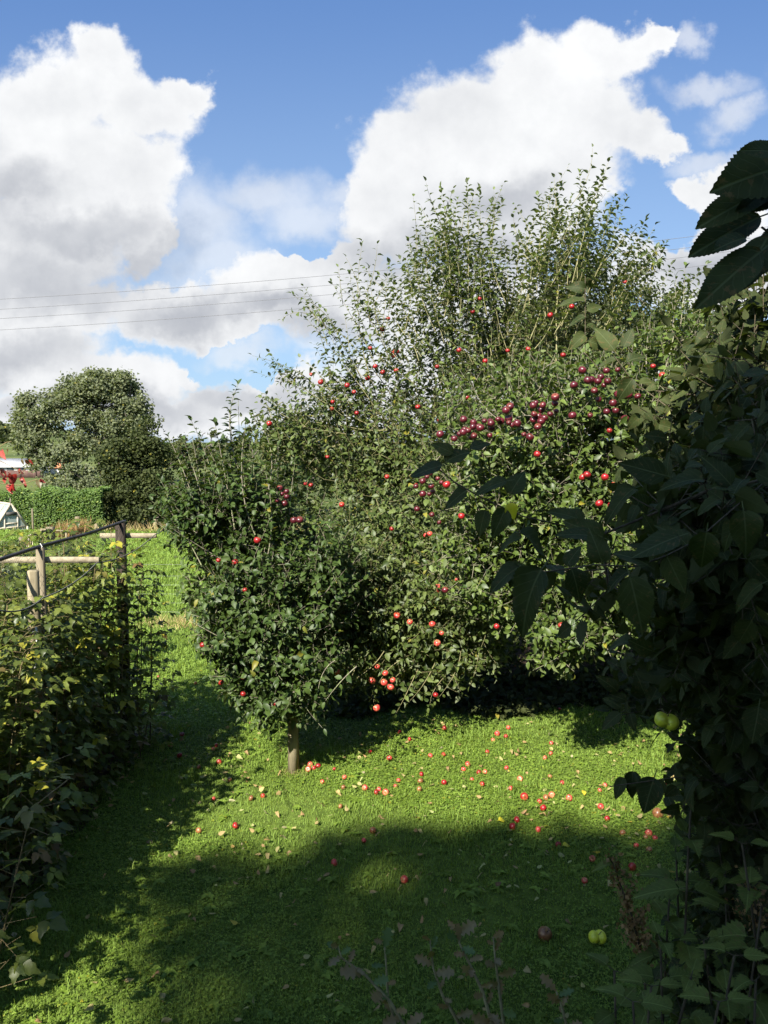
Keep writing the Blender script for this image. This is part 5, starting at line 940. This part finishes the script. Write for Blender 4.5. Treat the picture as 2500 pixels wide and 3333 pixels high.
oak_sprig([(1600, 3330), (1572, 3230), (1530, 3140), (1495, 3070), (1490, 3030)], 2.3, 'tall oak sapling with green lower leaves and reddish stem', 14, .048)
oak_sprig([(1640, 3340), (1622, 3200), (1612, 3120), (1605, 3050)], 2.4, 'straight oak sapling with few small brown leaves', 10, .042)
oak_sprig([(1845, 3345), (1830, 3280), (1810, 3225)], 2.3, 'short oak sapling standing apart towards the nettles', 7, .045)
oak_sprig([(1290, 3345), (1262, 3240), (1255, 3110), (1250, 3070)], 2.5, 'faint thin oak sapling behind the thick bent one', 8, .045)

def near_shrub():
    b0 = np.array([1.9, 3.6, 0.]); root = thing('privet_shrub', b0, 'dark leafy shrub filling the ground under the near apple tree', 'shrub')
    pts, _ = sample([(2400, 2780, 170, 150, 3.2, .5, 2), (2460, 3000, 130, 220, 2.8, .4, 2), (2330, 2950, 110, 130, 3.2, .3, 1), (2450, 3200, 160, 150, 2.5, .3, 1.5), (2300, 3240, 130, 110, 2.5, .3, .8)], 330, .6); node, par, tips = skeleton([[b0, b0+np.array([0, 0, .5])]], pts, step=.12)
    r = radii(node, par, .0015, .02, .4); ch = np.array([i for i in range(len(node)) if par[i] >= 0]); st = node[[t[1] for t in tips]]; b, (sa, sb) = sprays(st, norm(rng.normal(size=st.shape)+np.array([0, 0, .8])), .12, 8, .052, TH2, up=.5)
    obj('stem', segs_mesh('stem', np.vstack([node[par[ch]], sa]), np.vstack([node[ch], sb]), np.concatenate([np.minimum(r[par[ch]], r[ch]*1.5), np.full(len(sa), .0012)]), np.concatenate([r[ch], np.full(len(sa), .0009)]), M_DTWIG), root); obj('leaves', leaf_mesh('leaves', [b], M_D), root)
near_shrub()

# ================================================================== WINDFALLS
def windfalls():
    L = [('r', cr([(832, 387), (898, 433), (632, 519), (1039, 545), (763, 562), (1132, 358), (1490, 396), (1549, 413), (1564, 355), (1461, 438), (1423, 518), (1128, 535), (1290, 602), (1553, 628), (1365, 656), (1408, 654), (1263, 637), (1319, 706), (1388, 737), (1580, 766), (1645, 703), (1622, 979), (1593, 1024), (824, 712), (804, 750), (972, 718), (978, 671), (692, 773), (674, 792), (597, 763), (452, 758), (460, 690), (390, 634), (310, 721), (282, 615), (254, 629), (215, 637), (228, 605), (738, 791), (965, 770), (1130, 726), (432, 887), (590, 1120), (650, 1052)], 900, 2200, 2.0737)),
         ('r', cr([(180, 400), (10, 757), (410, 572), (140, 312), (607, 475), (358, 777), (320, 865), (355, 840), (350, 978), (424, 1015), (648, 1060), (195, 1100), (326, 1106), (361, 1088), (288, 1127), (311, 1167), (465, 1107), (655, 1159), (693, 1231), (280, 1297), (786, 1318), (942, 1318), (925, 1343), (980, 1350), (868, 1393), (945, 1418), (1046, 1041), (605, 1472), (400, 1388), (680, 1030)], 1600, 2000, 1.843)),
         ('r', cr([(951, 563), (1173, 600), (1093, 911), (1023, 973), (1078, 1036), (1193, 1104), (1315, 1075), (1281, 998), (1298, 975), (1378, 1181), (1282, 1296), (1507, 1292), (1578, 1278), (1413, 1458), (1192, 1488)], 0, 1900, 1.8433)),
         ('r', cr([(195, 116), (1200, 130), (1040, 177), (432, 173), (1370, 205)], 900, 2700, 1.037))]
    pts = [p for _, l in L for p in l]; keep = []
    for p in pts:
        if all((p[0]-q[0])**2+(p[1]-q[1])**2 > 64 for q in keep): keep.append(p)
    pts = keep; NTH = ['first', 'second', 'third', 'fourth', 'fifth', 'sixth', 'seventh', 'eighth', 'ninth', 'tenth', 'eleventh', 'twelfth', 'thirteenth', 'fourteenth', 'fifteenth', 'sixteenth']
    def zone(p):
        x, y = p
        if x < 800: return 'beside the raspberry row', 1
        if y > 2700: return 'on the shaded near lawn', 0
        if x > 1990: return 'under the near dark apple tree', 1
        if y < 2420: return 'in dark shade under the big tree', 0
        if y < 2492 and x < 1500: return 'on the lawn just behind the stake', 0
        if y < 2545 and x < 1500: return 'level with the foot of the stake', 0
        if x < 1500: return 'in sun before the stake', 0
        if y < 2530: return 'at the sunny right-side shadow edge', 0
        if y < 2600: return 'on the mid sunny lawn', 0
        return 'just before the soft lawn shadow', 0
    Z = {}
    for p in pts: Z.setdefault(zone(p), []).append(p)
    for (zn, byy), lst in Z.items():
        lst.sort(key=lambda p: p[1] if byy else p[0])
        for i, p in enumerate(lst):
            u = random.random(); kind = 'red_apple' if u < .42 else 'pink_apple' if u < .86 else 'brown_apple'; s = random.uniform(.016, .026)
            if abs(p[0]-1705) < 6 and abs(p[1]-2597) < 6: kind, s = 'red_apple', .031
            col = {'red_apple': 'red', 'pink_apple': 'pink-red', 'brown_apple': 'brown-red'}[kind]
            n = NTH[i] if i < 16 else 'next'; order = 'from the back' if byy else 'from the left'
            g = G(p[0], p[1], s*.6); o = bpy.data.objects.new('windfall_apple', random.choice(AP[kind])); COL.objects.link(o); o.location = (g[0], g[1], s*.72+.006); o.scale = (s, s, s*.97); o.rotation_euler = (random.uniform(-1.6, 1.6), random.uniform(-1.6, 1.6), random.uniform(0, 6.28))
            tag(o, f'{col} windfall apple {zn}, {n} {order}', 'apple', 'windfall apples on the lawn')
    for (px, py, s, me, rot, lab) in ((1943, 3055, .047, AP['green_apple'][0], (.55, .15, .25), 'split yellow-green windfall apple with a brown hole, below the dock stalk'), (1773, 3045, .040, AP['brown_apple'][0], (.5, .4, 0), 'rotten brown windfall apple left of the split yellow-green one'), (2272, 2998, .038, AP['green_apple'][1], (.9, .2, 0), 'pale green windfall apple among the nettles'), (2140, 2650, .040, AP['brown_apple'][1], (.4, .9, 0), 'large brown windfall apple in shade under the dangling dark leaves')):
        g = G(px, py, s*.6); o = bpy.data.objects.new('windfall_apple', me); COL.objects.link(o); o.location = (g[0], g[1], s*.80); o.scale = (s, s, s); o.rotation_euler = rot; tag(o, lab, 'apple', 'windfall apples on the lawn')
    for (px, py, lab, cat) in (((900+1499/2.0737), 2200+975/2.0737, 'bright yellow fallen leaf beside two windfalls in the sun', 'leaf'), (1600+430/1.843, 2000+1385/1.843, 'curled yellow fallen leaf in the shadow patch by the near tree', 'leaf')):
        g = G(px, py, .03); tag(obj('yellow_leaf', leaf_mesh('yellow_leaf', [place(TH, g[None], np.array([[1, .3, .1]]), np.array([[0, -.4, 1.]]), .055, wide=1.1, curl=(1.5, 1.6))], M_YEL)), lab, cat, 'yellow leaves on the lawn')
windfalls()
